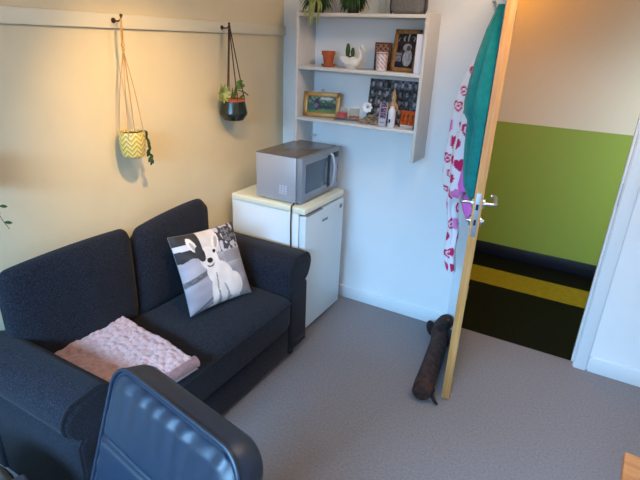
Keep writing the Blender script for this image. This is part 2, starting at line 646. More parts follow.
for sgn, y0 in ((-1, 0.0), (1, 0.040)):
    bm = BM()
    ly = y0 + sgn * 0.055
    hx = DL - 0.055
    tube(bm, smooth_path([(hx, y0, 1.075), (hx, y0 + sgn * 0.03, 1.075), (hx, ly - sgn * 0.006, 1.075), (hx - 0.012, ly, 1.075),
                          (hx - 0.06, ly, 1.075), (hx - 0.112, ly, 1.077), (hx - 0.125, ly - sgn * 0.01, 1.077), (hx - 0.127, ly - sgn * 0.022, 1.077)], 5), 0.0085, 12)
    hd = obj('door_handle', bm, M['steel'], door)
    bm = BM()
    tube(bm, [(hx, y0, 1.075), (hx, y0 + sgn * 0.008, 1.075)], 0.026, 24)
    obj('handle_rose', bm, M['steel'], hd)
    bm = BM()
    tube(bm, [(hx, y0, 0.99), (hx, y0 + sgn * 0.008, 0.99)], 0.024, 24)
    tube(bm, [(hx, y0 + sgn * 0.007, 0.99), (hx, y0 + sgn * 0.02, 0.99)], [0.011, 0.009], 16)
    obj('thumb_turn', bm, M['steel'], door)
for hz in (0.25, 1.03, 1.82):
    bm = BM(); tube(bm, [(0.0, 0.046, hz), (0.0, 0.046, hz + 0.09)], 0.007, 12)
    obj('hinge', bm, M['steel'], door)


def dpt(a, out, z):
    """a point a metres from the hinge along the leaf and out metres off the room-side face"""
    c, s = cos(DANG), sin(DANG)
    lx, ly = a, -out
    return HIN + Vector((c * lx - s * ly, s * lx + c * ly, z))


# local y of the room side: check which way is left (-x world)
_left = Vector((-sin(DANG), cos(DANG)))
OUT = -1 if _left.x > 0 else 1     # sign of local y that points to the left of the photograph


def dloc(a, out, z):
    base = 0.0 if OUT < 0 else 0.040
    return Vector((a, base + OUT * out, z))


def dworld(a, out, z):
    p = dloc(a, out, z)
    c, s = cos(DANG), sin(DANG)
    return HIN + Vector((c * p.x - s * p.y, s * p.x + c * p.y, p.z))


# coat hooks near the top of the door
def coat_hook(a, label):
    root = thing('coat_hook', label, 'hook', dworld(a, 0, 1.875), DANG, 'coat hooks on the door')
    s = OUT
    bm = BM(); box(bm, -0.03, 0.03, min(0, s * 0.006), max(0, s * 0.006), -0.02, 0.06, 0.002)
    obj('back_plate', bm, M['trim'], root)
    bm = BM()
    tube(bm, smooth_path([(0, s * 0.004, 0.0), (0, s * 0.03, 0.004), (0, s * 0.046, 0.012), (0, s * 0.05, 0.03)], 5), 0.005, 10)
    ellipsoid(bm, (0, s * 0.05, 0.032), (0.008, 0.008, 0.008))
    obj('prong', bm, M['steel'], root)
    return root


coat_hook(0.52, 'metal coat hook on white plate holding the teal towel')
coat_hook(0.34, 'metal coat hook holding the heart print dressing gown')


def hanging(name, a0, half_tab, out_tab, z0, z1, material, folds, parent=None, nz_=56, nr=44, seed=0.0, back=0.004, amp=0.16, oscale=1.0):
    """a cloth gathered at a hook: closed soft body flat against the door and folded on the outside"""
    bm = BM()
    rings = []
    for j in range(nz_ + 1):
        z = z0 + (z1 - z0) * j / nz_
        half = interp(half_tab, z)
        out = interp(out_tab, z) * oscale
        a_c = a0 if not callable(a0) else a0(z)
        ring = []
        for i in range(nr):
            th = 2 * pi * i / nr
            ca, sa = cos(th), sin(th)
            fold = 1 + amp * sin(folds * th + seed + z * 2.4) * (0.4 + 0.6 * min(1, (z0 - z) / 0.5)) + 0.06 * sin(folds * 2.3 * th + 1.7 + seed + z * 5)
            la = half * ca * (0.9 + 0.1 * fold)
            lo = out * (max(0.0, sa) ** 0.75) * fold if sa > 0 else 0.0
            lo = max(lo, 0.0) + back
            ring.append(dworld(a_c + la, lo, z + 0.012 * sin(3 * th + seed) * (j == nz_)))
        rings.append(ring)
    loft(bm, rings)
    return obj(name, bm, material, parent, smooth=True, angle=80)


# dressing gown with hearts
def heart(x, y):
    x *= 1.25
    y = y * 1.25 + 0.15
    v = x * x + y * y - 1
    return v * v * v - x * x * y * y * y


HEARTS = []
rh = random.Random(11)
for k in range(19):
    for m in range(14):
        HEARTS.append((0.088 * m + 0.044 * (k % 2) + rh.uniform(-.010, .010), 0.53 + 0.084 * k + rh.uniform(-.010, .010),
                       rh.uniform(-0.7, 0.7), rh.choice((0, 0, 0, 2, 2, 3)), rh.uniform(0.026, 0.036)))


def robe_color(u, zz):
    white = lin(234, 228, 232)
    best = white
    for hx, hz, hr, kind, sz in HEARTS:
        dx, dz = u - hx, zz - hz
        if abs(dx) > 0.045 or abs(dz) > 0.045:
            continue
        x = (dx * cos(hr) + dz * sin(hr)) / sz
        y = (-dx * sin(hr) + dz * cos(hr)) / sz
        if heart(x, y) < 0:
            inner = heart(x * 1.7, y * 1.7)
            inner2 = heart(x * 3.2, y * 3.2)
            if kind == 0:
                best = lin(204, 22, 90)
            elif kind == 1:
                best = lin(212, 84, 150) if inner > 0 else white
            elif kind == 2:
                best = lin(200, 24, 88) if inner > 0 else (white if inner2 > 0 else lin(226, 60, 120))
            else:
                best = lin(222, 120, 180)
    return best


def paint_arc(o, rings_n, nr):
    """hearts laid out along the cloth: arc length round each ring, height up"""
    me = o.data
    at = me.color_attributes.new('print', 'FLOAT_COLOR', 'POINT')
    for j in range(rings_n):
        acc = 0.0
        prev = None
        for i in range(nr):
            v = me.vertices[j * nr + i].co
            if prev is not None:
                acc += sqrt((v.x - prev.x) ** 2 + (v.y - prev.y) ** 2)
            prev = v
            at.data[j * nr + i].color = tuple(robe_color(acc, v.z + o.location.z)) + (1.0,)


robe_out = [(0.57, .022), (0.63, .05), (0.79, .062), (0.90, .075), (0.985, .09), (1.03, .145), (1.11, .160), (1.24, .162), (1.34, .156), (1.44, .156),
            (1.51, .150), (1.60, .128), (1.67, .104), (1.76, .075), (1.84, .034), (1.90, .026)]
robe_half = [(0.98, .04), (0.99, .09), (1.04, .13), (1.3, .14), (1.6, .11), (1.8, .05), (1.9, .025)]
GZ = 0.57
robe = thing('dressing_gown', 'white dressing gown with pink hearts hanging behind the teal towel', 'dressing gown', dworld(0.33, 0, GZ))
rl = robe.location.copy()
o = hanging('gown_cloth', 0.33, robe_half, robe_out, 1.870, 0.985, M['print'], 7, None, 230, 170, 0.6, amp=0.20, oscale=0.86)
o.data.transform(Matrix.Translation(-rl))
o.location.z = GZ
paint_arc(o, 231, 170)
o.location.z = 0
o.parent = robe
# sleeve hanging free, away from the door
bm = BM()
rings = []
SL = [(1.34, .118, .030, .050), (1.22, .122, .034, .052), (1.10, .118, .032, .050), (1.02, .104, .030, .046), (0.93, .098, .030, .042), (0.80, .086, .032, .044), (0.68, .074, .030, .044), (0.60, .064, .024, .040), (0.572, .060, .020, .036)]
SLr = SL[::-1]
for j in range(131):
    zz = 1.34 - (1.34 - .572) * j / 130
    lo = interp([(t[0], t[1]) for t in SLr], zz)
    ro = interp([(t[0], t[2]) for t in SLr], zz)
    ra = interp([(t[0], t[3]) for t in SLr], zz)
    ring = []
    for i in range(90):
        th = 2 * pi * i / 90
        fo = 1 + .16 * sin(4 * th + zz * 6) + .07 * sin(7 * th - zz * 9) + .10 * sin(zz * 38 + 2 * th) * (zz > .9)
        ring.append(dworld(0.33 + ra * cos(th) * fo, lo + ro * sin(th) * fo + .006 * sin(zz * 21), zz))
    rings.append(ring)
loft(bm, rings)
o = obj('sleeve', bm, M['print'], None, angle=80)
o.data.transform(Matrix.Translation(-rl))
o.location.z = GZ
paint_arc(o, 131, 90)
o.location.z = 0
o.parent = robe
# bright pink satin lining turned out at the bottom of the gown
lin_out = [(0.93, .014), (0.97, .034), (1.03, .056), (1.10, .075), (1.20, .065), (1.3, .03)]
lin_half = [(0.93, .012), (1.0, .022), (1.15, .026), (1.3, .02)]
o = hanging('lining', 0.468, lin_half, lin_out, 1.28, 0.935, M['magenta'], 3, None, 30, 40, 1.0, back=0.0055)
o.data.transform(Matrix.Translation(-rl))
o.parent = robe
o['label'] = 'bright pink satin lining turned outward'
# teal towel
teal_out = [(1.075, .022), (1.135, .052), (1.22, .066), (1.33, .074), (1.43, .078), (1.46, .098), (1.51, .104), (1.60, .098), (1.70, .084), (1.80, .062),
            (1.87, .036), (1.905, .026)]
teal_half = [(1.075, .03), (1.135, .05), (1.3, .075), (1.5, .09), (1.7, .07), (1.85, .035), (1.905, .024)]
o = hanging('towel', 0.600, teal_half, teal_out, 1.892, 1.085, M['teal'], 6, None, 120, 90, 2.1, amp=0.25, oscale=0.82)
tag(o, 'teal towel hanging on the open door above its lever handle', 'towel')

# ------------------------------------------------------------------ wall shelf
SH = thing('wall_shelf', 'white three tier wall shelf of ornaments on the back wall', 'shelf', (0.62, 0, 1.10))
sx0, sx1 = 0.222 - 0.62, 1.026 - 0.62
for x in (sx0, sx1 - 0.018):
    bm = BM(); box(bm, x, x + 0.018, -0.205, 0.0, 0.0, 0.785, 0.0015)
    obj('side_panel', bm, M['shelf'], SH)
SZ = {'top': 1.872, 'mid': 1.580, 'low': 1.279}
for k in ('top', 'mid', 'low'):
    bm = BM(); box(bm, sx0 + 0.018, sx1 - 0.018, -0.205, 0.0, SZ[k] - 1.10 - 0.018, SZ[k] - 1.10, 0.001)
    obj('shelf_board', bm, M['shelf'], SH)
bm = BM(); box(bm, sx0 + 0.018, sx0 + 0.05, -0.018, 0.0, 0.03, 0.045, 0.001)
obj('wall_bracket', bm, M['shelf'], SH)


# spider plant on the top board
def strap_plant(loc, label, n, seed, rmax, hmax, droop, pot_r=0.055, group=None):
    rr = random.Random(seed)
    root = thing('spider_plant', label, 'plant', loc, 0, group)
    bm = BM()
    lathe(bm, [(pot_r * 0.72, 0), (pot_r * 0.95, 0.045), (pot_r, 0.05), (pot_r, 0.06), (pot_r * 0.9, 0.06), (pot_r * 0.86, 0.05)], 28)
    obj('pot', bm, M['black_plastic'], root)
    bm = BM(); lathe(bm, [(pot_r * 0.88, 0.045), (pot_r * 0.88, 0.055), (0.002, 0.058)], 24)
    obj('soil', bm, M['soil'], root)
    bm = BM()
    for i in range(n):
        a = 2 * pi * i / n + rr.uniform(-.25, .25)
        reach = rmax * rr.uniform(.5, 1.0)
        h = hmax * rr.uniform(.45, 1.0)
        end = 0.056 + h - droop * rr.uniform(.3, 1.1)
        d = Vector((cos(a), sin(a) * 0.8, 0))
        lim = -0.16 - loc[1] if True else 0
        pts = []
        for k in range(9):
            s = k / 8
            z = 0.056 + 4 * h * s * (1 - s) * 0.75 + (end - 0.056) * s * s
            p = d * (0.01 + reach * s ** 0.9)
            yw = p.y + loc[1]
            if yw > -0.012:
                p.y = -0.012 - loc[1]
            if yw > -0.225 and z < 0.006:
                z = 0.006 + 0.01 * rr.random()
            pts.append((p.x, p.y, z))
        leaf_blade(bm, pts, rr.uniform(.0045, .0085))
    obj('leaves', bm, M['leaf_dark'] if seed % 2 else M['leaf'], root, smooth=False)
    return root


sp1 = strap_plant((0.332, -0.135, SZ['top']), 'spider plant at the left end of the top shelf, leaves hanging over its edge', 130, 7, 0.118, 0.075, 0.105, 0.042)
# two tufts hanging over the front of the board
bm = BM()
rr = random.Random(3)
for i in range(13):
    x0 = rr.uniform(-0.035, 0.045)
    x1 = .012 + x0 + rr.uniform(-.02, .02)
    pts = [(x0 * 0.4, -0.02, 0.06), (x0 * .8, -0.06, 0.07), (x1, -0.085, 0.04), (x1, -0.092, -0.02), (x1 + rr.uniform(-.01, .01), -0.094, -rr.uniform(.04, .09))]
    leaf_blade(bm, smooth_path(pts, 3), rr.uniform(.004, .006))
obj('trailing_leaves', bm, M['leaf_pale'], sp1, smooth=False)
strap_plant((0.555, -0.130, SZ['top']), 'bushy green plant on the top shelf right of the trailing spider plant', 140, 11, 0.104, 0.075, 0.105, 0.042)

# small clear glass vase and grey felt bag on the top board
bm = BM()
lathe(bm, [(0.020, 0), (0.022, 0.004), (0.024, 0.08), (0.026, 0.13), (0.024, 0.13), (0.022, 0.08), (0.020, 0.008), (0.002, 0.006)], 24)
tag(obj('glass_vase', bm, M['clear'], None, (0.715, -0.09, SZ['top'])), 'clear glass vase on the top shelf between plant and grey bag', 'vase')
bag = thing('felt_bag', 'grey felt storage bag at right end of the top shelf', 'bag', (0.875, -0.10, SZ['top']))
bm = BM()
superbox(bm, 0.092, 0.065, 0.095, 6, 40, 24, lambda p: Vector((p.x * (1 - 0.10 * (p.z + .095) / .19) , p.y, p.z + 0.095)))
obj('bag_body', bm, M['grey_felt'], bag)
bm = BM(); tube(bm, smooth_path([(-0.093, -0.02, 0.0), (-0.099, -0.02, 0.05), (-0.092, -0.02, 0.12), (-0.07, -0.02, 0.185), (0, -0.02, 0.205), (0.07, -0.02, 0.185), (0.088, -0.02, 0.12), (0.097, -0.02, 0.05), (0.094, -0.02, 0.0)], 5), 0.006, 8)
obj('strap', bm, M['dark_felt'], bag)
bm = BM(); box(bm, -0.101, -0.092, -0.03, -0.01, 0.085, 0.105, 0.002)
obj('buckle', bm, M['steel'], bag)

# --- middle board
z = SZ['mid']
tp = thing('terracotta_pot', 'small terracotta pot on its saucer, left on the middle shelf', 'pot', (0.392, -0.10, z))
bm = BM(); lathe(bm, [(0.032, 0), (0.040, 0.004), (0.043, 0.016), (0.040, 0.016), (0.037, 0.007), (0.002, 0.006)], 32)
obj('saucer', bm, M['terracotta'], tp)
bm = BM(); lathe(bm, [(0.026, 0.008), (0.035, 0.066), (0.041, 0.066), (0.042, 0.090), (0.037, 0.090), (0.034, 0.070), (0.026, 0.03), (0.002, 0.03)], 32)
obj('pot_body', bm, M['terracotta'], tp)

sw = thing('swan_planter', 'white china swan planter with two cacti on the middle shelf', 'planter', (0.545, -0.10, z))
bm = BM()
# body
vs = ellipsoid(bm, (0, 0, 0.034), (0.058, 0.038, 0.034), None, 28, 16)
for v in vs:
    if v.co.z < 0.006:
        v.co.z = 0.0
    if v.co.x < -0.03:
        v.co.z += 0.5 * (-0.03 - v.co.x)
neck = smooth_path([(0.040, 0, 0.040), (0.058, 0, 0.058), (0.056, 0, 0.085), (0.046, 0, 0.105), (0.050, 0, 0.122), (0.066, 0, 0.122), (0.076, 0, 0.108), (0.083, 0, 0.098)], 5)
nn = len(neck)
tube(bm, neck, [0.006 + 0.012 * (1 - i / nn) ** 4 if i < nn * .62 else (0.0095 - 0.0075 * max(0, (i / nn - .72) / .28)) for i in range(nn)], 14)
obj('swan_body', bm, M['china'], sw)
for s in (-1, 1):
    bm = BM()
    oval_leaf(bm, (0.03, s * 0.036, 0.03), (-0.06, s * 0.03, 0.062), 0.02, (0, s, 0.2), 0.1)
    obj('wing', bm, M['china'], sw)
bm = BM(); lathe(bm, [(0.028, 0.058), (0.028, 0.068), (0.002, 0.070)], 20, (-0.012, 0, 0))
obj('soil', bm, M['soil'], sw)
for cx, hh, r in ((-0.024, 0.072, 0.0115), (0.008, 0.050, 0.010)):
    bm = BM()
    rings = []
    for j in range(14):
        s = j / 13
        rad = r * (0.75 + 0.35 * sin(pi * min(1, s * 1.2))) * (1 if s < .8 else max(0.05, sqrt(max(0, 1 - ((s - .8) / .2) ** 2))))
        rings.append([Vector((cx + rad * (1 + 0.13 * cos(9 * t)) * cos(t), rad * (1 + 0.13 * cos(9 * t)) * sin(t), 0.066 + hh * s)) for t in [2 * pi * i / 45 for i in range(45)]])
    loft(bm, rings)
    obj('cactus', bm, M['cactus'], sw)

# lattice box and tumbler
def lattice(u, v):
    a = (u * 3 + v * 4.5) % 1.0
    b = (u * 3 - v * 4.5) % 1.0
    if u < .07 or u > .93 or v < .05 or v > .95:
        return lin(122, 78, 58)
    if a < .24 or b < .24:
        return lin(196, 164, 140)
    return lin(140, 84, 62)


hb = thing('lattice_box', 'brown lattice pattern box behind the pale tumbler on the middle shelf', 'box', (0.728, -0.062, z), radians(10))
bm = BM(); box(bm, -0.046, 0.046, -0.017, 0.022, 0, 0.150, 0.002)
obj('box_body', bm, M['brown_frame'], hb)
grid_panel('box_front', 0.088, 0.146, 44, 72, lattice, M['print'], hb, (0, -0.0180, 0.002))
bm = BM(); lathe(bm, [(0.026, 0), (0.030, 0.002), (0.033, 0.100), (0.031, 0.100), (0.028, 0.006), (0.002, 0.006)], 64)
bmesh.ops.subdivide_edges(bm, edges=[e for e in bm.edges if abs(e.verts[0].co.z - e.verts[1].co.z) > .05], cuts=30)
tum = obj('tumbler', bm, M['print_gloss'], None, (0.752, -0.128, z))
tag(tum, 'pale pink patterned tumbler in front of the lattice box', 'tumbler')
paint(tum, lambda x, y, zz: lin(150, 96, 84) if (abs(((math.atan2(y, x) * 8 / pi + zz * 90) % 2) - 1) < .22 and .012 < zz < .092) or .088 < zz < .094 else lin(222, 204, 202))


def frame(name, label, loc, rotz, w, h, bar, tilt, fm, fn, nx=40, ny=50, mount=None):
    root = thing(name, label, 'picture frame', loc, rotz)
    R = Matrix.Rotation(-tilt, 4, 'X')
    bm = BM()
    d = 0.016
    box(bm, -w / 2, w / 2, -d, 0, 0, bar, 0.003)
    box(bm, -w / 2, w / 2, -d, 0, h - bar, h, 0.003)
    box(bm, -w / 2, -w / 2 + bar, -d, 0, 0, h, 0.003)
    box(bm, w / 2 - bar, w / 2, -d, 0, 0, h, 0.003)
    bm.transform(R)
    obj('frame_border', bm, fm, root)
    bm = BM(); box(bm, -w / 2 + .004, w / 2 - .004, -0.003, 0.002, 0.004, h - .004); bm.transform(R)
    obj('backboard', bm, M['brown_frame'], root, smooth=False)
    p = grid_panel('photograph', w - 2 * bar + .004, h - 2 * bar + .004, nx, ny, fn, M['print_gloss'], root, (0, 0, 0))
    p.data.transform(R @ Matrix.Translation((0, -0.006, bar - .002)))
    bm = BM(); box(bm, -0.02, 0.02, 0.0, 0.003, 0.0, h * .75)
    hh = h * .75
    st = Matrix.Translation((0, sin(tilt) * hh + .004, cos(tilt) * hh)) @ Matrix.Rotation(radians(14), 4, 'X') @ Matrix.Translation((0, 0, -cos(tilt) * hh / cos(radians(14)) + 0.0))
    bm.transform(st)
    obj('strut', bm, M['brown_frame'], root, smooth=False)
    return root


def bw_photo(u, v):
    g = 46 + 40 * nz(u * 5, v * 6, 3)
    if (u - .55) ** 2 / .05 + (v - .60) ** 2 / .012 < 1:
        g = 196 + 30 * nz(u * 14, v * 14)
    if (u - .62) ** 2 / .06 + (v - .30) ** 2 / .06 < 1:
        g = 205 + 40 * nz(u * 12, v * 9, 2)
    if (u - .62) ** 2 / .012 + (v - .58) ** 2 / .006 < 1:
        return lin(132, 92, 72)
    if v > .78:
        g = 40 + 150 * (nz(u * 10, v * 9, 1) > .15)
    if u < .3 and .2 < v < .45:
        g = 150 + 80 * nz(u * 14, v * 18)
    if u < .4 and v < .16:
        return lin(30, 40, 80)
    g = max(10, min(235, g))
    return lin(g, g, g + 6)


frame('framed_photo', 'tall brown framed black and white photo on the middle shelf', (0.876, -0.105, z), radians(-8), 0.158, 0.222, 0.022, radians(9), M['brown_frame'], bw_photo, 44, 60)
cd = BM(); box(cd, -0.019, 0.019, -0.075, -0.0, 0, 0.198, 0.001)
tag(obj('white_booklet', cd, M['card_white'], None, (0.984, -0.115, z), (0, 0, radians(1))), 'white booklet standing at right end of the middle shelf', 'booklet')

# --- lower board
z = SZ['low']


def dog_photo(u, v):
    g = (52, 92, 40)
    if v > .62:
        g = (150, 170, 150) if nz(u * 9, v * 7, 4) > 0 else (70, 96, 64)
    if v < .22:
        g = (110, 146, 40)
    if nz(u * 10, v * 8, 9) > .28:
        g = (120, 150, 70)
    if (u - .12) ** 2 + (v - .3) ** 2 < .03:
        g = (50, 120, 116)
    if (u - .32) ** 2 / .010 + (v - .5) ** 2 / .14 < 1:
        g = (64, 44, 66)
    if (u - .30) ** 2 / .006 + (v - .42) ** 2 / .02 < 1:
        g = (170, 120, 150)
    if (u - .62) ** 2 / .09 + (v - .36) ** 2 / .012 < 1:
        g = (40, 38, 56)
    if (u - .9) ** 2 / .012 + (v - .40) ** 2 / .008 < 1:
        g = (80, 50, 60)
    if (u - .64) ** 2 / .05 + (v - .86) ** 2 / .008 < 1:
        g = (226, 228, 228)
    return lin(*g)


fr2 = frame('framed_photo', 'wide gilt framed colour photo at left of the lower shelf', (0.362, -0.105, z), radians(15), 0.235, 0.150, 0.027, radians(8), M['gold_frame'], dog_photo, 60, 40)
bm = BM()
tube(bm, [Vector((0.0, 0.012, 0.147)) + Vector((0.008 * cos(t), 0, 0.010 + 0.008 * sin(t))) for t in [2 * pi * i / 16 for i in range(17)]], 0.002, 8)
obj('hanging_ring', bm, M['hook'], fr2)

bm = BM(); box(bm, -0.075, 0.075, -0.052, 0.052, 0, 0.007, 0.003)
tag(obj('glass_tray', bm, M['tray'], None, (0.552, -0.120, z), (0, 0, radians(12))), 'flat grey tray under two candle glasses on the lower shelf', 'tray')
for gx, gy, fill, lab in ((0.522, -0.130, True, 'candle glass with red wax beside the gilt frame'), (0.592, -0.112, False, 'clear candle glass with an amber base, right of the red one')):
    c = thing('candle_glass', lab, 'candle', (gx, gy, z + 0.0072), 0, 'candle glasses on the tray')
    bm = BM(); lathe(bm, [(0.030, 0), (0.033, 0.003), (0.034, 0.072), (0.0315, 0.072), (0.030, 0.008), (0.002, 0.006)], 32)
    obj('glass', bm, M['clear'], c)
    bm = BM(); lathe(bm, [(0.0295, 0.009), (0.0312, 0.040 if fill else 0.020), (0.002, 0.040 if fill else 0.020)], 28)
    obj('wax', bm, M['red_wax'] if fill else M['terracotta'], c)
    bm = BM(); tube(bm, [(0, 0, 0.015), (0.001, 0, 0.045 if fill else 0.028)], 0.0012, 6)
    obj('wick', bm, M['dark_slot'], c)


# photo collage leaning on the wall
def collage(u, v):
    cu, cv = u * 7, v * 5
    fu, fv = cu % 1, cv % 1
    if fu < .05 or fv < .06:
        return lin(120, 112, 118)
    k = nz(int(cu) * 3.7 + .3, int(cv) * 5.3 + .7, 1.4)
    g = 96 + 120 * k + 120 * nz(u * 16, v * 13, 2)
    if (fu - .5 - .4 * k) ** 2 / .035 + (fv - .45) ** 2 / .10 < 1:
        g = 196 + 120 * k + 90 * nz(u * 40, v * 30, 5)
    if (fu - .5 - .4 * k) ** 2 / .03 + (fv - .8) ** 2 / .02 < 1:
        g = 60
    g = max(16, min(228, g))
    return lin(g, g * .96, g * 1.0)


R6 = (radians(-8), 0, 0)
co = grid_panel('photo_collage', 0.315, 0.250, 120, 88, collage, M['print_gloss'], None, (0.802, -0.052, z + 0.001), R6, 0.003)
tag(co, 'black and white photo collage card leaning at the back of the lower shelf', 'photo collage')


def strip(u, v):
    if v < .30:
        return lin(216, 212, 226) if not (.12 < v < .18 and .2 < u < .8) else lin(150, 150, 176)
    t = ((v - .30) / .70 * 3) % 1
    if u < .14 or u > .88 or t < .14:
        return lin(214, 196, 214)
    return lin(92, 44, 80) if nz(u * 6, v * 14) > -.1 else lin(168, 132, 150)


st = grid_panel('photo_strip', 0.046, 0.135, 24, 60, strip, M['print_gloss'], None, (0.800, -0.168, z + 0.001), (radians(-9), 0, radians(8)), 0.002)
tag(st, 'purple photo booth strip standing left of the white bottle', 'photo strip')
bt = thing('white_bottle', 'slim white bottle in front of the photo collage', 'bottle', (0.858, -0.170, z))
bm = BM(); lathe(bm, [(0.018, 0), (0.021, 0.004), (0.021, 0.085), (0.019, 0.098), (0.0125, 0.105), (0.0125, 0.118), (0.002, 0.119)], 28)
obj('bottle_body', bm, M['bottle'], bt)
bm = BM(); box(bm, -0.008, 0.002, -0.0222, -0.0205, 0.028, 0.048, 0.0005)
obj('label', bm, M['dark_slot'], bt)
fg = BM()
lathe(fg, [(0.022, 0), (0.024, 0.01), (0.016, 0.03), (0.020, 0.07), (0.024, 0.095), (0.019, 0.125), (0.011, 0.136), (0.013, 0.150), (0.015, 0.165), (0.009, 0.185), (0.004, 0.205), (0.001, 0.212)], 24)
for s in (-1, 1):
    tube(fg, smooth_path([(s * 0.020, -0.004, 0.125), (s * 0.030, -0.012, 0.095), (s * 0.014, -0.024, 0.080)], 4), 0.006, 8)
tag(obj('carved_figurine', fg, M['tan'], None, (0.838, -0.108, z)), 'tan carved figurine standing behind the white bottle', 'figurine')


def orange_pic(u, v):
    if v < .16:
        return lin(228, 222, 220) if .1 < u < .9 else lin(60, 50, 50)
    c = (228, 104, 24)
    for hx in (.22, .5, .8):
        if (u - hx) ** 2 / .008 + (v - .45) ** 2 / .06 < 1:
            c = (190, 76, 28)
        if (u - hx) ** 2 / .004 + (v - .70) ** 2 / .010 < 1:
            c = (120, 60, 44)
    if u < .06 or u > .95:
        c = (84, 50, 40)
    if nz(u * 9, v * 9, 7) > .35:
        c = (240, 132, 48)
    return lin(*c)


op = grid_panel('orange_card', 0.100, 0.096, 50, 48, orange_pic, M['print_gloss'], None, (0.938, -0.135, z + 0.001), (radians(-10), 0, radians(-8)), 0.003)
tag(op, 'orange picture card of figures at right end of the lower shelf', 'card')
# flower and dried petals
fl = thing('white_flower', 'white daisy ornament on short stem in front of the collage', 'flower', (0.684, -0.118, z))
bm = BM(); tube(bm, [(0, 0.01, 0), (0, 0.006, 0.05), (0, 0, 0.092)], 0.002, 8)
obj('stem', bm, M['leaf'], fl)
bm = BM()
for i in range(8):
    a = 2 * pi * i / 8
    oval_leaf(bm, (0.004 * cos(a), -0.002, 0.092 + 0.004 * sin(a)), (0.033 * cos(a), -0.010, 0.092 + 0.033 * sin(a)), 0.012, (0, -1, 0.1))
obj('petals', bm, M['daisy'], fl)
bm = BM(); ellipsoid(bm, (0, -0.006, 0.092), (0.007, 0.004, 0.007))
obj('flower_eye', bm, M['daisy_eye'], fl)
bm = BM()
rr = random.Random(5)
for i in range(110):
    r_ = 0.052 * sqrt(rr.random()); a = rr.uniform(0, 2 * pi)
    hz = rr.uniform(0.006, 0.062) * (1 - r_ / 0.075)
    x, y = r_ * cos(a) * 1.25, r_ * sin(a) * .8
    rot = Matrix.Rotation(rr.uniform(0, 6), 3, 'Z') @ Matrix.Rotation(rr.uniform(-1, 1), 3, 'X')
    ellipsoid(bm, (x, y, max(.007, hz)), (0.013, 0.009, 0.005), rot, 8, 6)
pp = obj('dried_petals', bm, M['shell'], None, (0.716, -0.128, z))
tag(pp, 'heap of beige dried petals below the white daisy', 'dried petals')
pp['kind'] = 'stuff'

# ------------------------------------------------------------------ fridge and microwave
FR = thing('mini_fridge', 'white under counter fridge in the corner carrying the microwave', 'fridge', (0.32, -0.40, 0.0))
fx0, fx1, fy0, fy1 = 0.05 - 0.32, 0.578 - 0.32, -0.632 + 0.40, -0.150 + 0.40
bm = BM(); box(bm, fx0, fx1 - 0.048, fy0 + .004, fy1 - .004, 0.02, 0.812, 0.004)
obj('cabinet', bm, M['fridge'], FR)
bm = BM(); box(bm, fx0, fx1 - 0.004, fy0, fy1, 0.812, 0.850, 0.007, 3)
obj('top_panel', bm, M['fridge_top'], FR)
bm = BM(); box(bm, fx1 - 0.048, fx1 - 0.042, fy0 + .012, fy1 - .012, 0.06, 0.80)
obj('door_gasket', bm, M['gasket'], FR, smooth=False)
bm = BM(); box(bm, fx1 - 0.042, fx1, fy0 + .002, fy1 - .002, 0.05, 0.800, 0.006, 3)
fd = obj('door', bm, M['fridge_door'], FR)
bm = BM(); box(bm, fx1 - 0.036, fx1 + .003, fy0 + .02, fy0 + .20, 0.7985, 0.806, 0.002)
obj('door_handle', bm, M['gasket'], fd)
bm = BM(); box(bm, fx1 - .002, fx1 + .0018, fy1 - .06, fy1 - .028, 0.742, 0.768, 0.001)
obj('badge', bm, M['gasket'], fd)
# small blue maker's mark: two short slanted strokes
bm = BM()
yc = 0.5 * (fy0 + fy1) - 0.005
for i in range(7):
    yy = yc - 0.032 + 0.0095 * i
    box(bm, fx1 - 0.0005, fx1 + 0.0008, yy, yy + 0.0066, 0.716, 0.716 + (0.012 if i % 3 else 0.015))
obj('maker_mark', bm, M['logo_blue'], fd, smooth=False)
bm = BM(); box(bm, fx0 + .02, fx1 - .06, fy0 + .03, fy1 - .03, 0.0, 0.022)
obj('plinth', bm, M['black_plastic'], FR, smooth=False)
bm = BM()
box(bm, fx0 - .022, fx0, fy0 + .04, fy1 - .04, 0.20, 0.76)
for i in range(18):
    tube(bm, [(fx0 - .025, fy0 + .045, 0.22 + i * .03), (fx0 - .025, fy1 - .045, 0.22 + i * .03)], 0.003, 6)
obj('condenser_grille', bm, M['black_plastic'], FR, smooth=False)

MW = thing('microwave', 'grey microwave oven on top of the white fridge', 'microwave', (0.36, -0.378, 0.8505))
mx0, mx1, my0, my1, mz0, mz1 = -0.140, 0.145, -0.228, 0.226, 0.012, 0.276
bm = BM(); box(bm, mx0, mx1 - .012, my0, my1, mz0, mz1 - .004, 0.004)
obj('casing', bm, M['silver'], MW)
bm = BM(); box(bm, mx0, mx1 - .004, my0 - .001, my1 + .001, mz1 - .006, mz1, 0.002)
obj('top_cover', bm, M['silver_top'], MW)
bm = BM(); box(bm, mx1 - .008, mx1 + .022, my0, my1, mz0 + .002, mz1 - .003, 0.006, 3)
obj('fascia', bm, M['silver_dark'], MW)
f = mx1 + .022
ysp = my1 - 0.10
bm = BM(); box(bm, f - .006, f + .004, my0 + .006, ysp, mz0 + .010, mz1 - .010, 0.004)
md = obj('oven_door', bm, M['silver_dark'], MW)
bm = BM(); box(bm, f + .003, f + .0055, my0 + .045, ysp - .045, mz0 + .052, mz1 - .045, 0.001)
obj('door_window', bm, M['micro_glass'], md)
bm = BM()
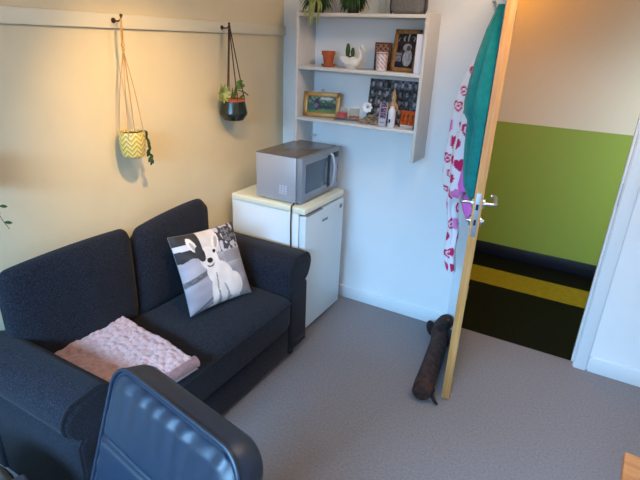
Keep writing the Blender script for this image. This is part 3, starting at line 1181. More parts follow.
tube(bm, smooth_path([(f + .002, ysp - .018, mz0 + .030), (f + .022, ysp - .020, mz0 + .05), (f + .034, ysp - .022, 0.5 * (mz0 + mz1)), (f + .022, ysp - .020, mz1 - .05), (f + .002, ysp - .018, mz1 - .030)], 6), 0.0085, 12)
obj('door_handle', bm, M['silver'], md)
bm = BM(); box(bm, f + .003, f + .006, ysp - .058, ysp - .024, mz0 + .035, mz1 - .035, 0.001)
obj('handle_recess', bm, M['black_plastic'], md)
bm = BM(); box(bm, f - .001, f + .002, ysp + .012, my1 - .014, mz1 - .065, mz1 - .030, 0.001)
obj('display', bm, M['black_plastic'], MW)
for kz in (mz0 + .135, mz0 + .060):
    bm = BM(); tube(bm, [(f, 0.5 * (ysp + my1), kz), (f + .016, 0.5 * (ysp + my1), kz)], [0.021, 0.018], 28)
    kb = obj('control_knob', bm, M['silver'], MW)
    bm = BM(); box(bm, f + .0155, f + .018, 0.5 * (ysp + my1) - .002, 0.5 * (ysp + my1) + .002, kz - .016, kz + .016)
    obj('pointer', bm, M['black_plastic'], kb, smooth=False)
bm = BM()
for i in range(3):
    for j in range(4):
        box(bm, 0.022 + i * .019, 0.035 + i * .019, my0 - .0008, my0 + .001, 0.052 + j * .014, 0.061 + j * .014)
obj('side_vent', bm, M['vent'], MW, smooth=False)
for sx in (mx0 + .03, mx1 - .02):
    for sy in (my0 + .04, my1 - .04):
        bm = BM(); lathe(bm, [(0.012, 0), (0.014, 0.013)], 16, (sx, sy, 0))
        obj('foot', bm, M['black_plastic'], MW)
cordz = -0.8505
bm = BM()
tube(bm, smooth_path([(0.10, my0 + .03, 0.02), (0.128, my0 - .006, 0.010), (0.130, -0.262, 0.004), (0.130, -0.266, -0.03), (0.126, -0.262, -0.12), (0.130, -0.2625, -0.30), (0.135, -0.2625, -0.48)], 6), 0.0042, 8)
obj('power_cord', bm, M['black_plastic'], MW)

# ------------------------------------------------------------------ sofa
SO = thing('sofa', 'charcoal two seat sofa with rolled arms against the left wall', 'sofa', (0.03, -1.455, 0.0))
SHL = 0.795      # half length to the outside of the rolls


def arm(side):
    """scroll arm, profile in y-z swept along x"""
    prof = []
    # inner foot -> inner face -> over the top -> roll -> outer face -> outer foot
    inner, outer, roll = 0.575, 0.752, 0.795
    prof += [(inner, 0.06), (inner, 0.30), (inner, 0.52)]
    for k in range(0, 9):
        a = pi - (pi * 0.52) * k / 8
        prof.append((inner + 0.085 + 0.085 * cos(a), 0.558 + 0.085 * sin(a)))
    for k in range(1, 9):
        a = pi / 2 - (pi * 1.02) * k / 8
        prof.append((roll - 0.072 + 0.072 * cos(a), 0.570 + 0.072 * sin(a)))
    prof += [(outer, 0.45), (outer, 0.30), (outer, 0.06)]
    return [(y * side + (0.045 if side < 0 else 0.0), zz) for y, zz in prof]


for side in (1, -1):
    pr = arm(side)
    bm = BM()
    rings = []
    XS = [(0.0, 0.02), (0.012, 0.004), (0.03, 0.0), (0.2, 0), (0.4, 0), (0.585, 0), (0.603, 0.003), (0.612, 0.012)]
    cy = sum(p[0] for p in pr) / len(pr); cz = 0.40
    for x, ins in XS:
        rings.append([Vector((x, y - (y - cy) * ins * 4, zz - (zz - cz) * ins * 2)) for y, zz in pr])
    # the left arm sits a little further in
    loft(bm, rings)
    a_ = obj('armrest', bm, M['sofa'], SO, angle=50)
    # welt around the front panel
    bm = BM()
    tube(bm, [(0.607, y - (y - cy) * 0.03, zz - (zz - cz) * 0.016) for y, zz in pr], 0.005, 8)
    obj('piping', bm, M['sofa_seam'], a_)
    # front panel of the arm
    bm = BM()
    loft(bm, [[Vector((0.606 + d, y - (y - cy) * s, zz - (zz - cz) * s)) for y, zz in pr] for d, s in ((0, .06), (0.008, .10), (0.010, .22))])
    obj('front_panel', bm, M['sofa'], a_, angle=60)
bm = BM(); box(bm, 0.02, 0.606, -0.54, 0.578, 0.05, 0.27, 0.012)
obj('base', bm, M['sofa'], SO)
bm = BM(); box(bm, 0.0, 0.085, -0.72, 0.62, 0.06, 0.63, 0.02, 3)
obj('back_frame', bm, M['sofa'], SO)
# seat: one long cushion
bm = BM()


def seat_warp(p):
    x, y, zz = p
    if zz > 0:
        zz += 0.012 * (1 - (x / 0.29) ** 2) * (1 - abs(y / 0.58) ** 4) + 0.003 * nz(x * 9, y * 7)
    return Vector((x, y, zz))


superbox(bm, 0.290, 0.552, 0.088, 12, 72, 30, seat_warp)
se = obj('seat_cushion', bm, M['sofa'], SO, (0.360, 0.022, 0.348))
bm = BM(); tube(bm, [(0.648, y, 0.420) for y in [-0.50 + 1.04 * i / 20 for i in range(21)]], 0.004, 8)
bm.transform(Matrix.Translation((-0.360, -0.022, -0.348)))
obj('piping', bm, M['sofa_seam'], se)
# back cushions
for k, (yc, hw, hz) in enumerate(((-0.302, 0.300, 0.236), (0.260, 0.258, 0.244))):
    bm = BM()
    NB = 44
    sides = {}
    for sg in (1, -1):
        vs = []
        for j in range(NB + 1):
            row = []
            for i in range(NB + 1):
                a_, b_ = 2 * i / NB - 1, 2 * j / NB - 1
                # rounded rectangle outline
                rc = 0.075 if k else 0.055
                y, zz = a_ * hw, b_ * hz
                ay, az = abs(y) - (hw - rc), abs(zz) - (hz - rc)
                if ay > 0 and az > 0 and zz > 0:
                    m_ = max(ay, az)
                    L_ = sqrt(ay * ay + az * az)
                    y = math.copysign(hw - rc + ay * m_ / L_, y)
                    zz = hz - rc + az * m_ / L_
                e = ((1 - a_ ** 8) * (1 - b_ ** 8)) ** 0.5
                e2 = (1 - a_ ** 2) * (1 - b_ ** 2)
                x = sg * (0.046 * e + 0.022 * e2) + (.004 * nz(y * 8, zz * 8, k) * e if sg > 0 else 0)
                zz += 0.010 * (1 - a_ ** 2) * (b_ > 0) * b_
                if k:
                    zz -= 0.048 * ((1 - a_) / 2) ** 1.2 * (b_ + 1) / 2
                row.append(bm.verts.new((x, y, zz)))
            vs.append(row)
        for j in range(NB):
            for i in range(NB):
                bm.faces.new((vs[j][i], vs[j][i + 1], vs[j + 1][i + 1], vs[j + 1][i]))
    bmesh.ops.remove_doubles(bm, verts=bm.verts[:], dist=0.0006)
    obj('back_cushion', bm, M['sofa'], SO, (0.088, yc, 0.434 + hz), angle=180)
for sx in (0.06, 0.56):
    for sy in (-0.66, 0.66):
        bm = BM(); lathe(bm, [(0.018, 0), (0.024, 0.06)], 16, (sx, sy, 0))
        obj('foot', bm, M['sofa_foot'], SO)

# ------------------------------------------------------------------ dog cushion
def sm(a, b, x):
    t = max(0, min(1, (x - a) / (b - a)))
    return t * t * (3 - 2 * t)


def dog_print(u0, w0):
    u, w = u0, w0
    """u from left, w from top"""
    g = 150 + 24 * nz(u * 5, w * 7) + 10 * nz(u * 20, w * 30, 2)
    warm = 0
    # pavement
    if w > .36:
        g = 158 - 20 * (w - .36) + 26 * nz(u * 3 + w * 2, w * 9, 1)
        if abs((w - .58) + .25 * (u - .2)) < .035 and u < .5:
            g = 96 + 30 * nz(u * 20, w * 30)
        if w > .80 and abs((w - .9) + .5 * (u - .25)) < .012 and u < .4:
            g = 90
        if u > .65 and w < .5:
            g = 140
    # dark top
    if w < .34 + .03 * nz(u * 8, 0):
        if u < .36:
            g = 44 + 20 * nz(u * 9, w * 9, 3)
            if abs(w - .17 - .05 * u) < .035 and u < .27:
                g = 205
        elif u > .62:
            g = 60 + 130 * (nz(u * 16, w * 13, 5) > .05)
            if (u - .82) ** 2 / .012 + (w - .14) ** 2 / .012 < 1:
                g = 52 + 60 * (nz(u * 30, w * 26, 1) > 0)
        else:
            g = 206 + 14 * nz(u * 9, w * 9)
            warm = 1
    # dog
    u, w = u0 + .09, w0 - .035
    def el(cx, cy, rx, ry, rot=0.0):
        dx, dy = u - cx, w - cy
        x = dx * cos(rot) + dy * sin(rot)
        y = -dx * sin(rot) + dy * cos(rot)
        return (x / rx) ** 2 + (y / ry) ** 2 < 1
    dog = (el(.64, .62, .165, .22, -.35) or el(.79, .76, .125, .17) or el(.50, .34, .135, .15) or el(.55, .52, .13, .17)
           or el(.47, .78, .05, .20, .12) or el(.60, .82, .05, .20, -.02) or el(.41, .94, .055, .03) or el(.60, .98, .055, .025)
           or el(.78, .93, .09, .03) or el(.66, .15, .055, .12, .35) or el(.32, .13, .05, .10, -.35))
    if dog:
        g = 222 + 18 * nz(u * 9, w * 9, 4)
        warm = 1
        if el(.535, .66, .012, .13, .1) or el(.66, .80, .013, .11, -.3) or el(.70, .90, .03, .012):
            g = 150
        if el(.665, .16, .026, .08, .35) or el(.325, .15, .022, .065, -.35):
            g = 168
    if el(.40, .26, .062, .105, -.2):
        g = 46
    if el(.44, .27, .018, .017) or el(.60, .27, .024, .022):
        g = 16
    if el(.505, .37, .042, .034):
        g = 24
    if el(.50, .42, .055, .035) and not el(.50, .405, .05, .03):
        g = 90
    g = max(8, min(236, g))
    return lin(g, g * (.955 if warm else .97), g * (.93 if warm else 1.02))


PIL = thing('dog_cushion', 'square cushion printed with a black and white french bulldog photo', 'cushion', (0.345, -1.156, 0.642))
PR = Matrix(((0.18, -0.896, -0.406), (0.983, 0.144, 0.117), (-0.046, -0.42, 0.906)))
# make a clean rotation; columns: right, out of the back (y), up
cr = Vector((PR[0][0], PR[1][0], PR[2][0])).normalized()
cu = Vector((PR[0][2], PR[1][2], PR[2][2]))
cu = (cu - cr * cu.dot(cr)).normalized()
cn = cu.cross(cr)
PIL.rotation_euler = Matrix(((cr.x, cn.x, cu.x), (cr.y, cn.y, cu.y), (cr.z, cn.z, cu.z))).to_euler()
S = 0.198


def pillow_half(n, sign):
    bm = BM()
    vs = []
    for j in range(n + 1):
        row = []
        for i in range(n + 1):
            u, w = i / n, j / n
            a, b = 2 * u - 1, 2 * w - 1
            bulge = 0.048 * ((1 - a ** 4) * (1 - b ** 4)) ** 0.6
            pin = 1 - 0.05 * (1 - b * b) * abs(a) ** 2 if True else 1
            pin2 = 1 - 0.05 * (1 - a * a) * abs(b) ** 2
            row.append(bm.verts.new((a * S * pin, sign * (bulge + .004 * nz(u * 6, w * 6) * (1 - a ** 4) * (1 - b ** 4)), -b * S * pin2)))
        vs.append(row)
    for j in range(n):
        for i in range(n):
            bm.faces.new((vs[j][i], vs[j][i + 1], vs[j + 1][i + 1], vs[j + 1][i]))
    return bm


# local +y of the frame: which side faces the camera
front_sign = 1 if cn.dot(Vector((1.9, -2.85, 1.74)) - PIL.location) > 0 else -1
pf = obj('printed_front', pillow_half(130, front_sign), M['print'], PIL, angle=180)
paint(pf, lambda x, y, zz: dog_print(x / S / 2 + .5, .5 - zz / S / 2))
obj('plain_back', pillow_half(30, -front_sign), M['pillow_back'], PIL, angle=180)
bm = BM()
loop = []
for k in range(80):
    t = k / 80 * 4
    s_ = int(t); q_ = t - s_
    a, b = ((-1 + 2 * q_, -1), (1, -1 + 2 * q_), (1 - 2 * q_, 1), (-1, 1 - 2 * q_))[s_]
    loop.append((a * S * (1 - .05 * (1 - b * b)), 0, -b * S * (1 - .05 * (1 - a * a))))
tube(bm, loop + [loop[0]], 0.0016, 6)
obj('edge_seam', bm, M['grey_felt'], PIL)

# ------------------------------------------------------------------ pink throw
TH = thing('pink_throw', 'folded pink quilted plush throw on the sofa seat', 'blanket', (0.366, -1.772, 0.4485), radians(-7))


def throw_bm(x0, x1, y0, y1, zb, zt, n=90, m=60, quilt=0.006, front_drop=0.0, seed=0):
    """a thick soft slab: quilted top, rounded fold edges"""
    bm = BM()
    top, bot = [], []
    for j in range(m + 1):
        rt, rb = [], []
        for i in range(n + 1):
            u, w = i / n, j / n * n / m
            w = j / m
            x = x0 + (x1 - x0) * u
            y = y0 + (y1 - y0) * w
            e = min(u, 1 - u) * (x1 - x0)
            e2 = min(w, 1 - w) * (y1 - y0)
            r = 0.022
            k = 1.0
            if e < r:
                k *= sqrt(max(0, 1 - ((r - e) / r) ** 2))
            if e2 < r:
                k *= sqrt(max(0, 1 - ((r - e2) / r) ** 2))
            q = noise.voronoi(Vector((x * 36 + seed, y * 36 + .5 * x, 0)))[0][0] - .12
            h = (zt - zb) * k
            zq = zb + h + (quilt * (1 - 1.9 * max(0, q)) * k) + 0.006 * nz(x * 5 + seed, y * 6, 2) * k
            xo = x + 0.006 * nz(y * 8, seed, 1) * (u - .5) * 2
            yo = y + 0.010 * nz(x * 6, seed, 4) * (1 if w > .5 else -.6) * abs(w - .5) * 2
            rt.append(bm.verts.new((xo, yo, zq)))
            rb.append(bm.verts.new((xo, yo, zb)))
        top.append(rt); bot.append(rb)
    for j in range(m):
        for i in range(n):
            bm.faces.new((top[j][i], top[j][i + 1], top[j + 1][i + 1], top[j + 1][i]))
            bm.faces.new((bot[j][i], bot[j + 1][i], bot[j + 1][i + 1], bot[j][i + 1]))
    bmesh.ops.remove_doubles(bm, verts=bm.verts[:], dist=0.0004)
    return bm


obj('lower_fold', throw_bm(-0.285, 0.290, -0.215, 0.180, 0.0, 0.026, seed=3), M['pink_lining'], TH, angle=180)
obj('upper_fold', throw_bm(-0.290, 0.285, -0.210, 0.180, 0.024, 0.060, 190, 130, 0.008, seed=1), M['pink'], TH, angle=180)
# rolled corner of the fold at the front
bm = BM()
pts = []
for k in range(30):
    a = -pi / 2 + k / 29 * 1.45 * pi
    rr_ = 0.022 + 0.006 * k / 29
    pts.append((0.277 + rr_ * cos(a), 0.030 + rr_ * sin(a)))
rings = []
for (px, pz) in pts:
    rings.append([Vector((px, y, pz + .003 * nz(y * 14, px * 9))) for y in [-0.19 + 0.37 * i / 24 for i in range(25)]])
vr = [[bm.verts.new(p) for p in r] for r in rings]
for a, b in zip(vr, vr[1:]):
    for i in range(24):
        bm.faces.new((a[i], a[i + 1], b[i + 1], b[i]))
bmesh.ops.solidify(bm, geom=bm.faces[:], thickness=0.008)
obj('rolled_edge', bm, M['pink'], TH, angle=180)

# ------------------------------------------------------------------ hanging planters on the rail
def wall_hook(y, zz, label):
    root = thing('rail_hook', label, 'hook', (0.018, y, zz), 0, 'hooks on the picture rail')
    bm = BM(); tube(bm, [(0, 0, 0.0), (0.004, 0, 0.0)], 0.011, 16)
    obj('hook_plate', bm, M['hook'], root)
    bm = BM()
    tube(bm, smooth_path([(0.003, 0, 0.0), (0.03, 0, -0.002), (0.045, 0, 0.004), (0.052, 0, 0.018)], 5), 0.0035, 8)
    ellipsoid(bm, (0.052, 0, 0.020), (0.007, 0.007, 0.007), None, 12, 8)
    obj('hook_arm', bm, M['hook'], root)
    return root


def basket_pattern(x, y, zz):
    a = math.atan2(y, x)
    col = int((a / (2 * pi) + .5) * 16)
    u = ((a / (2 * pi) + .5) * 16) % 1
    v = (zz * 46 + (u - .5) * (1 if col % 2 else -1) * 1.1) % 1
    if v < .42:
        return lin(168, 150, 66)
    if v < .62:
        return lin(226, 220, 190)
    return lin(214, 184, 66)


wall_hook(-1.325, 1.776, 'small bronze hook on the rail holding the yellow planter')
P1 = thing('hanging_planter', 'yellow woven pattern planter hanging on tan cords', 'planter', (0.074, -1.340, 1.205), 0, 'planters hanging on the left wall')
bm = BM()
prof = [(0.040, 0), (0.047, 0.004)] + [(0.052 + 0.010 * sin(pi * (k / 30) * .8 + .1), 0.006 + 0.108 * k / 30) for k in range(0)] + [(0.048 + 0.009 * sin(pi * (k / 60) * .8 + .1), 0.006 + 0.108 * k / 60) for k in range(61)]
prof += [(0.051, 0.114), (0.049, 0.085), (0.002, 0.085)]
lathe(bm, prof, 208)
o = obj('pot', bm, M['print_gloss'], P1)
paint(o, basket_pattern)
bm = BM(); lathe(bm, [(0.0485, 0.092), (0.047, 0.104), (0.03, 0.108), (0.002, 0.110)], 24)
obj('soil', bm, M['soil'], P1)
bm = BM()
knot = Vector((-0.002, 0.006, 0.475))
hookp = Vector((-0.008, 0.015, 0.582))
for dy in (-.004, .004):
    tube(bm, smooth_path([knot + Vector((0, dy * .4, 0)), (knot + hookp) / 2 + Vector((0, dy, 0)), hookp + Vector((0, dy * .4, 0))], 5), 0.0028, 8)
ellipsoid(bm, knot, (0.008, 0.008, 0.011), None, 12, 8)
ellipsoid(bm, knot - Vector((0, 0, .016)), (0.0065, 0.0065, 0.010), None, 12, 8)
for k in range(4):
    a = radians(35) + k * pi / 2
    rim = Vector((0.0535 * cos(a), 0.0535 * sin(a), 0.113))
    tube(bm, smooth_path([knot - Vector((0, 0, .02)), knot.lerp(rim, .5) + Vector((.004 * cos(a), .004 * sin(a), 0)), rim, rim + Vector((0.006 * cos(a), 0.006 * sin(a), -.03))], 5), 0.0022, 8)
obj('cord', bm, M['rope'], P1)
bm = BM()
rr = random.Random(8)
pts0 = smooth_path([(0.01, 0.025, 0.105), (0.030, 0.050, 0.115), (0.038, 0.056, 0.07), (0.040, 0.058, 0.02), (0.040, 0.062, -0.025)], 4)
tube(bm, pts0, 0.0022, 6)
for k in range(4, len(pts0), 1):
    b = pts0[k]
    d = Vector((rr.uniform(-.01, .016), rr.uniform(-.018, .018), -0.026))
    oval_leaf(bm, b, b + d, 0.009, (1, 0, .3))
obj('trailing_stem', bm, M['leaf_dark'], P1, smooth=False)

wall_hook(-0.628, 1.772, 'small bronze hook on the rail holding the dark green planter')
P2 = thing('hanging_planter', 'dark green glazed planter hanging on brown cords near the corner', 'planter', (0.078, -0.622, 1.288), 0, 'planters hanging on the left wall')
bm = BM()
lathe(bm, [(0.046, 0), (0.056, 0.003), (0.076, 0.030), (0.079, 0.042), (0.066, 0.106), (0.062, 0.106), (0.070, 0.05), (0.05, 0.03), (0.002, 0.03)], 40)
# keep clear of the wall: the pot is a little flattened at the back
for v in bm.verts:
    if v.co.x < -0.072:
        v.co.x = -0.072
obj('pot', bm, M['green_glaze'], P2, smooth=True, angle=20)
bm = BM(); lathe(bm, [(0.058, 0.100), (0.0655, 0.104), (0.066, 0.119), (0.060, 0.119), (0.058, 0.108), (0.002, 0.110)], 32)
for v in bm.verts:
    if v.co.x < -0.072:
        v.co.x = -0.072
obj('terracotta_liner', bm, M['terracotta'], P2)
bm = BM()
hk = Vector((-0.010, -0.004, 0.490))
for a, off in ((radians(-80), -.004), (radians(-30), 0.0), (radians(60), .004), (radians(150), .002)):
    rim = Vector((0.068 * cos(a), 0.068 * sin(a), 0.112))
    rim.x = max(rim.x, -0.068)
    tube(bm, smooth_path([hk + Vector((0, off, 0)), hk.lerp(rim, .08) + Vector((0, off, 0)), hk.lerp(rim, .6), rim], 5), 0.0032, 8)
ellipsoid(bm, hk, (0.007, 0.009, 0.009), None, 12, 8)
obj('cord', bm, M['brown_rope'], P2)
bm = BM()
rr = random.Random(15)
# rosette hanging out at the left
for k in range(26):
    a = 2 * pi * k / 26 * 2.4
    rad = 0.014 + 0.034 * k / 26
    c = Vector((0.0, -0.098, 0.150))
    d = Vector((0.35 * cos(a) * rad + .012, cos(a) * rad, sin(a) * rad * 1.25))
    oval_leaf(bm, c + d * .25, c + d + Vector((.006, 0, 0)), 0.009, (1, 0, 0.1))
tube(bm, smooth_path([(0.0, -0.03, 0.112), (0.0, -0.06, 0.128), (0, -0.098, 0.148)], 4), 0.004, 6)
obj('rosette', bm, M['leaf_pale'], P2, smooth=False)
bm = BM()
for (b, t, w_) in (((0.0, 0.0, .115), (0.02, 0.01, .185), .010), ((0.0, 0.01, .115), (0.01, 0.03, .20), .010), ((0.0, -.02, .115), (0.015, -.02, .18), .010),
                   ((0.0, 0.02, .17), (0.03, 0.065, .195), .016), ((0.0, 0.03, .185), (0.02, 0.085, .185), .014), ((.01, -.03, .115), (.03, -.035, .165), .010),
                   ((0.02, -.01, .115), (.045, -.01, .150), .010), ((0.02, .02, .115), (.05, .03, .142), .010), ((0.0, .03, .20), (.02, .07, .212), .010)):
    oval_leaf(bm, b, t, w_, (1, .2, .6))
tube(bm, smooth_path([(0, 0, .113), (0, 0.01, .15), (0.0, 0.03, .19)], 4), 0.003, 6)
obj('leaves', bm, M['leaf'], P2, smooth=False)
bm = BM()
tube(bm, smooth_path([(0.03, 0.01, .165), (0.045, 0.04, .155), (0.05, 0.072, .135)], 5), 0.0035, 6)
obj('twig', bm, M['stem'], P2)

# trailing plant reaching in at the left edge
wall_hook(-2.085, 1.775, 'small bronze hook on the rail beyond the left edge, holding the trailing plant')
P3 = thing('hanging_planter', 'planter at the far left edge with a few trailing leafy stems', 'planter', (0.085, -2.075, 1.245), 0, 'planters hanging on the left wall')
bm = BM(); lathe(bm, [(0.045, 0), (0.055, 0.004), (0.064, 0.10), (0.058, 0.10), (0.05, 0.08), (0.002, 0.08)], 32)
obj('pot', bm, M['china'], P3)
bm = BM(); lathe(bm, [(0.053, 0.085), (0.05, 0.09), (0.002, 0.094)], 24)
obj('soil', bm, M['soil'], P3)
bm = BM()
for a in (radians(30), radians(150), radians(270)):
    tube(bm, [(-0.015, -0.01, 0.536), (0.060 * cos(a), 0.060 * sin(a), 0.1)], 0.0022, 8)
obj('cord', bm, M['rope'], P3)
rr = random.Random(2)
for k, path in enumerate(([(0, 0.04, .095), (0.01, 0.075, .115), (0.012, 0.098, .04), (0.012, 0.108, -.06), (0.012, 0.100, -.135)],
                          [(0.0, 0.03, .095), (0.02, 0.07, .10), (0.03, 0.085, .0), (0.02, 0.092, -.12), (0.02, 0.118, -.195)])):
    bm = BM()
    pts0 = smooth_path(path, 6)
    tube(bm, pts0, 0.0012, 6)
    for q_ in range(5, len(pts0), 4):
        b = pts0[q_]
        s_ = 1 if (q_ // 4) % 2 else -1
        oval_leaf(bm, b, b + Vector((.008, s_ * .020 + .004, -.008)), 0.006, (1, 0, .4))
    obj('trailing_stem', bm, M['leaf_dark'], P3, smooth=False)

# ------------------------------------------------------------------ plush dog door stop
DG = thing('plush_dog', 'long brown plush sausage dog door stop on the carpet beside the door', 'door stop', (1.34, -0.42, 0.0))


def dl(x, y, zz):
    return (x - 1.34, y + 0.42, zz)


bm = BM()
path = smooth_path([dl(1.405, -0.805, .050), dl(1.397, -0.745, .053), dl(1.384, -0.62, .053), dl(1.364, -0.45, .052), dl(1.340, -0.28, .052), dl(1.312, -0.185, .062),
                    dl(1.306, -0.125, .072), dl(1.318, -0.080, .080), dl(1.338, -0.058, .072), dl(1.352, -0.048, .066)], 6)
rt = [(0, .018), (.02, .038), (.06, .050), (.15, .054), (.35, .052), (.55, .049), (.66, .045), (.74, .046), (.82, .052), (.88, .044), (.94, .030), (.98, .022), (1, .008)]
nn = len(path)
tube(bm, path, [interp(rt, i / (nn - 1)) for i in range(nn)], 24)
for v in bm.verts:
    v.co.z = max(v.co.z, 0.002)
    if v.co.y + -0.42 > -0.019:
        v.co.y = -0.019 + 0.42
obj('body', bm, M['plush'], DG, angle=80)
for c_, r_, az, tl in (((1.252, -0.150, .050), (.030, .058, .048), radians(24), radians(-20)), ((1.330, -0.185, .108), (.026, .058, .012), radians(-12), radians(8))):
    bm = BM()
    ellipsoid(bm, (0, 0, 0), r_, Matrix.Rotation(az, 3, 'Z') @ Matrix.Rotation(tl, 3, 'Y'), 20, 14)
    for v in bm.verts:
        v.co += Vector(dl(*c_))
        v.co.z = max(v.co.z, 0.003)
    obj('ear', bm, M['plush_dark'], DG, angle=80)
bm = BM()
tube(bm, smooth_path([dl(1.425, -0.765, .075), dl(1.450, -0.768, .050), dl(1.470, -0.772, .022), dl(1.490, -0.782, .014)], 6), [.015 - .008 * i / 18 for i in range(19)], 10)
obj('tail', bm, M['plush_dark'], DG)
bm = BM(); ellipsoid(bm, dl(1.352, -0.046, .066), (0.010, 0.010, 0.009))
obj('nose', bm, M['black_plastic'], DG)
for ep in (dl(1.340, -0.106, .118), dl(1.296, -0.070, .112)):
    bm = BM(); ellipsoid(bm, ep, (0.006, 0.006, 0.005))
    obj('eye', bm, M['tan_plush'], DG)
for (lx, ly) in ((1.300, -0.20), (1.372, -0.22), (1.430, -0.70)):
    bm = BM(); ellipsoid(bm, dl(lx, ly, .020), (0.020, 0.034, 0.019), None, 14, 10)
    obj('paw', bm, M['plush_dark'], DG)

# ------------------------------------------------------------------ office chair
CH = thing('office_chair', 'black leather office chair in the foreground with its back to the sofa', 'chair', (1.114, -2.474, 0.0), radians(-9.9))
lean = radians(-18.7)
BW, BH, BT = 0.260, 0.52, 0.045


def back_outline(n=64, w=BW, h=BH, r=0.075):
    pts = []
    for cx, cz, a0 in ((w - r, h - r, 0), (-(w - r), h - r, pi / 2), (-(w - .05), .05, pi), (w - .05, .05, 1.5 * pi)):
        rr_ = r if cz > .1 else .05
        for k in range(n // 4):
            a = a0 + pi / 2 * k / (n // 4 - 1)
            pts.append((cx + rr_ * cos(a), cz + rr_ * sin(a)))
    return pts


Rl = Matrix.Translation((0, 0.135, 0.415)) @ Matrix.Rotation(lean, 4, 'X')
out = back_outline()


def ring_at(y, inset):
    cz = BH / 2
    return [Vector((x * (1 - inset / BW), y, cz + (zz - cz) * (1 - inset / (BH / 2)))) for x, zz in out]


bm = BM()
loft(bm, [ring_at(-.030, .004), ring_at(-.018, 0.0), ring_at(.03, 0.0), ring_at(.048, .006), ring_at(.056, .020), ring_at(.058, .06)])
bm.transform(Rl)
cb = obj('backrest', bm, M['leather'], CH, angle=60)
# padded front face with puckered seam
bm = BM()
NU, NV = 90, 90
vs = []
for j in range(NV + 1):
    row = []
    for i in range(NU + 1):
        a, b = 2 * i / NU - 1, j / NV
        # map the square on the rounded outline
        hx = BW - .010
        zz = .012 + b * (BH - .026)
        lim = hx
        top = BH - .014
        if zz > top - .07:
            dz = (zz - (top - .07))
            lim = hx - .07 + sqrt(max(0, .07 ** 2 - dz ** 2)) if dz < .07 else hx - .07
        x = a * lim
        e = min(1 - abs(a), (1 - b) * 2.0, b * 2.0 + .02)
        puff = .026 * min(1, e / .14) ** .55
        pk = max(0, 1 - (1 - b) / .28) * min(1, (1 - b) / .03)
        pk2 = max(0, 1 - (1 - abs(a)) / .25) * min(1, (1 - abs(a)) / .04)
        wr = .0050 * pk * sin(x * 105 + 2.5 * nz(x * 9, b * 3)) * (0.6 + .6 * nz(x * 12, 3.3)) + .0035 * pk2 * sin(zz * 90 + 2 * nz(zz * 9, 1)) * (.5 + nz(zz * 11, 6))
        seam = -.014 * exp(-((zz - .315) / .007) ** 2)
        y = -.024 - puff - wr - seam - .006 * nz(x * 5, zz * 5, 8)
        row.append(bm.verts.new((x, y, zz)))
    vs.append(row)
for j in range(NV):
    for i in range(NU):
        bm.faces.new((vs[j][i], vs[j][i + 1], vs[j + 1][i + 1], vs[j + 1][i]))
bm.transform(Rl)
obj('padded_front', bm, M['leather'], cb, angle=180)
bm = BM()
pp_ = [Vector((x * .985, -.032, BH / 2 + (zz - BH / 2) * .985)) for x, zz in out]
tube(bm, pp_ + [pp_[0]], 0.0055, 8)
bm.transform(Rl)
obj('piping', bm, M['leather'], cb)
bm = BM(); superbox(bm, 0.25, 0.25, 0.055, 6, 48, 20)
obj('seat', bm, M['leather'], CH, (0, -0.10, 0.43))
for s in (-1, 1):
    bm = BM()
    tube(bm, smooth_path([(s * .24, 0.02, .45), (s * .29, 0.02, .47), (s * .30, 0.02, .58), (s * .29, -0.02, .64), (s * .29, -.22, .64)], 5), 0.016, 10)
    ar = obj('armrest', bm, M['black_plastic'], CH)
    bm = BM(); box(bm, s * .29 - .03, s * .29 + .03, -.25, .02, .645, .675, .012, 3)
    obj('arm_pad', bm, M['leather'], ar)
bm = BM(); tube(bm, [(0, .17, .44), (0, .21, .50), (0, .20, .62)], .02, 10); box(bm, -.1, .1, -.2, .18, .40, .42, .004)
obj('back_bracket', bm, M['black_plastic'], CH)
bm = BM(); tube(bm, [(0, -.05, .08), (0, -.05, .25)], .03, 20); tube(bm, [(0, -.05, .25), (0, -.05, .41)], .018, 20)
obj('gas_lift', bm, M['steel'], CH)
for k in range(5):
    a = 2 * pi * k / 5 + .3
    bm = BM(); tube(bm, [(0, -.05, .115), (.16 * cos(a), -.05 + .16 * sin(a), .105), (.28 * cos(a), -.05 + .28 * sin(a), .075)], [.028, .022, .015], 10)
    lg = obj('base_arm', bm, M['black_plastic'], CH)
    bm = BM()
    cx_, cy_ = .28 * cos(a), -.05 + .28 * sin(a)
    tube(bm, [(cx_ - .018 * sin(a), cy_ + .018 * cos(a), .028), (cx_ + .018 * sin(a), cy_ - .018 * cos(a), .028)], .028, 18)
    obj('caster', bm, M['black_plastic'], lg)

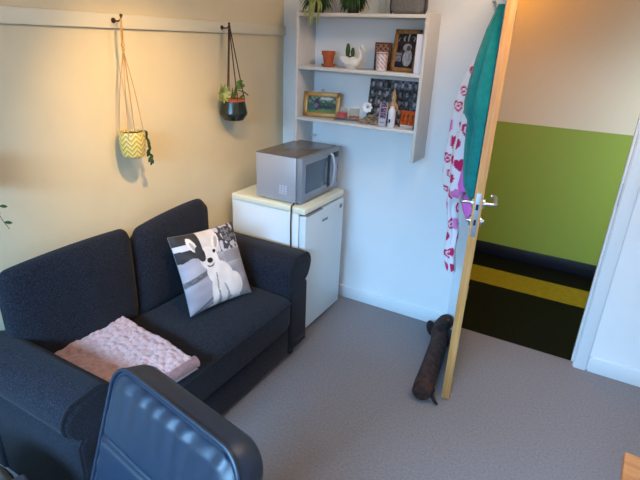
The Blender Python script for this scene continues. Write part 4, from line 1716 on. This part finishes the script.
# ------------------------------------------------------------------ pouffe and desk at the edges
PO = thing('pouffe', 'round dark grey pouffe at the bottom left corner beside the sofa arm', 'pouffe', (0.52, -2.625, 0))
bm = BM()
lathe(bm, [(.25, 0), (.28, .01), (.292, .06), (.292, .44), (.284, .475), (.262, .495), (.17, .502), (.002, .505)], 56)
obj('padded_body', bm, M['pouffe'], PO)
bm = BM()
tube(bm, [(.291 * cos(2 * pi * k / 56), .291 * sin(2 * pi * k / 56), .452) for k in range(57)], .005, 8)
obj('piping', bm, M['sofa_seam'], PO)

DK = thing('wooden_desk', 'orange pine desk corner at the bottom right edge', 'desk', (2.156, -1.557, 0), radians(-4))
bm = BM(); box(bm, 0, 1.0, -1.2, 0, .712, .740, .004)
obj('desk_top', bm, M['desk'], DK)
for lx, ly in ((.03, -.08), (.92, -.08), (.03, -1.17), (.92, -1.17)):
    bm = BM(); box(bm, lx, lx + .05, ly, ly + .05, 0, .712, .003)
    obj('leg', bm, M['desk'], DK)
for ay in (-.06, -1.16):
    bm = BM(); box(bm, .06, .94, ay, ay + .02, .62, .712)
    obj('apron', bm, M['desk'], DK, smooth=False)

# the pendant spotlight the warm light comes from (just above the frame)
CS = thing('pendant_spotlight', 'white pendant spotlight on a thin rod aimed at the left wall', 'spotlight', (0.90, -1.60, CZ))
bm = BM(); lathe(bm, [(0.045, -.018), (0.05, -.012), (0.05, 0)], 28)
obj('mounting', bm, M['trim'], CS)
bm = BM(); tube(bm, [(0.05, -.01, -.018), (0.05, -.01, -.30)], .006, 12)
obj('rod', bm, M['steel'], CS)
bm = BM()
d = (Vector((0.0, -1.13, 1.10)) - Vector((0.90, -1.60, 2.19))).normalized()
c0 = Vector((0.0, 0.0, 2.19 - CZ))
rings = []
u_ = d.orthogonal().normalized(); v_ = d.cross(u_)
for s_, r_ in ((-.10, .012), (-.095, .035), (-.05, .045), (.0, .055), (.0, .051), (-.05, .041), (-.085, .02)):
    rings.append([c0 + d * s_ + (u_ * cos(t) + v_ * sin(t)) * r_ for t in [2 * pi * k / 28 for k in range(28)]])
loft(bm, rings)
obj('lamp_head', bm, M['trim'], CS)

CL = thing('ceiling_lamp', 'round white ceiling lamp in the middle of the room', 'lamp', (1.75, -1.05, CZ))
bm = BM(); lathe(bm, [(0.06, -.02), (0.065, -.015), (0.065, 0)], 32)
obj('ceiling_rose', bm, M['trim'], CL)
bm = BM(); lathe(bm, [(0.02, -.02), (0.02, -.028), (0.002, -.03)], 24)
obj('lamp_holder', bm, M['steel'], CL)
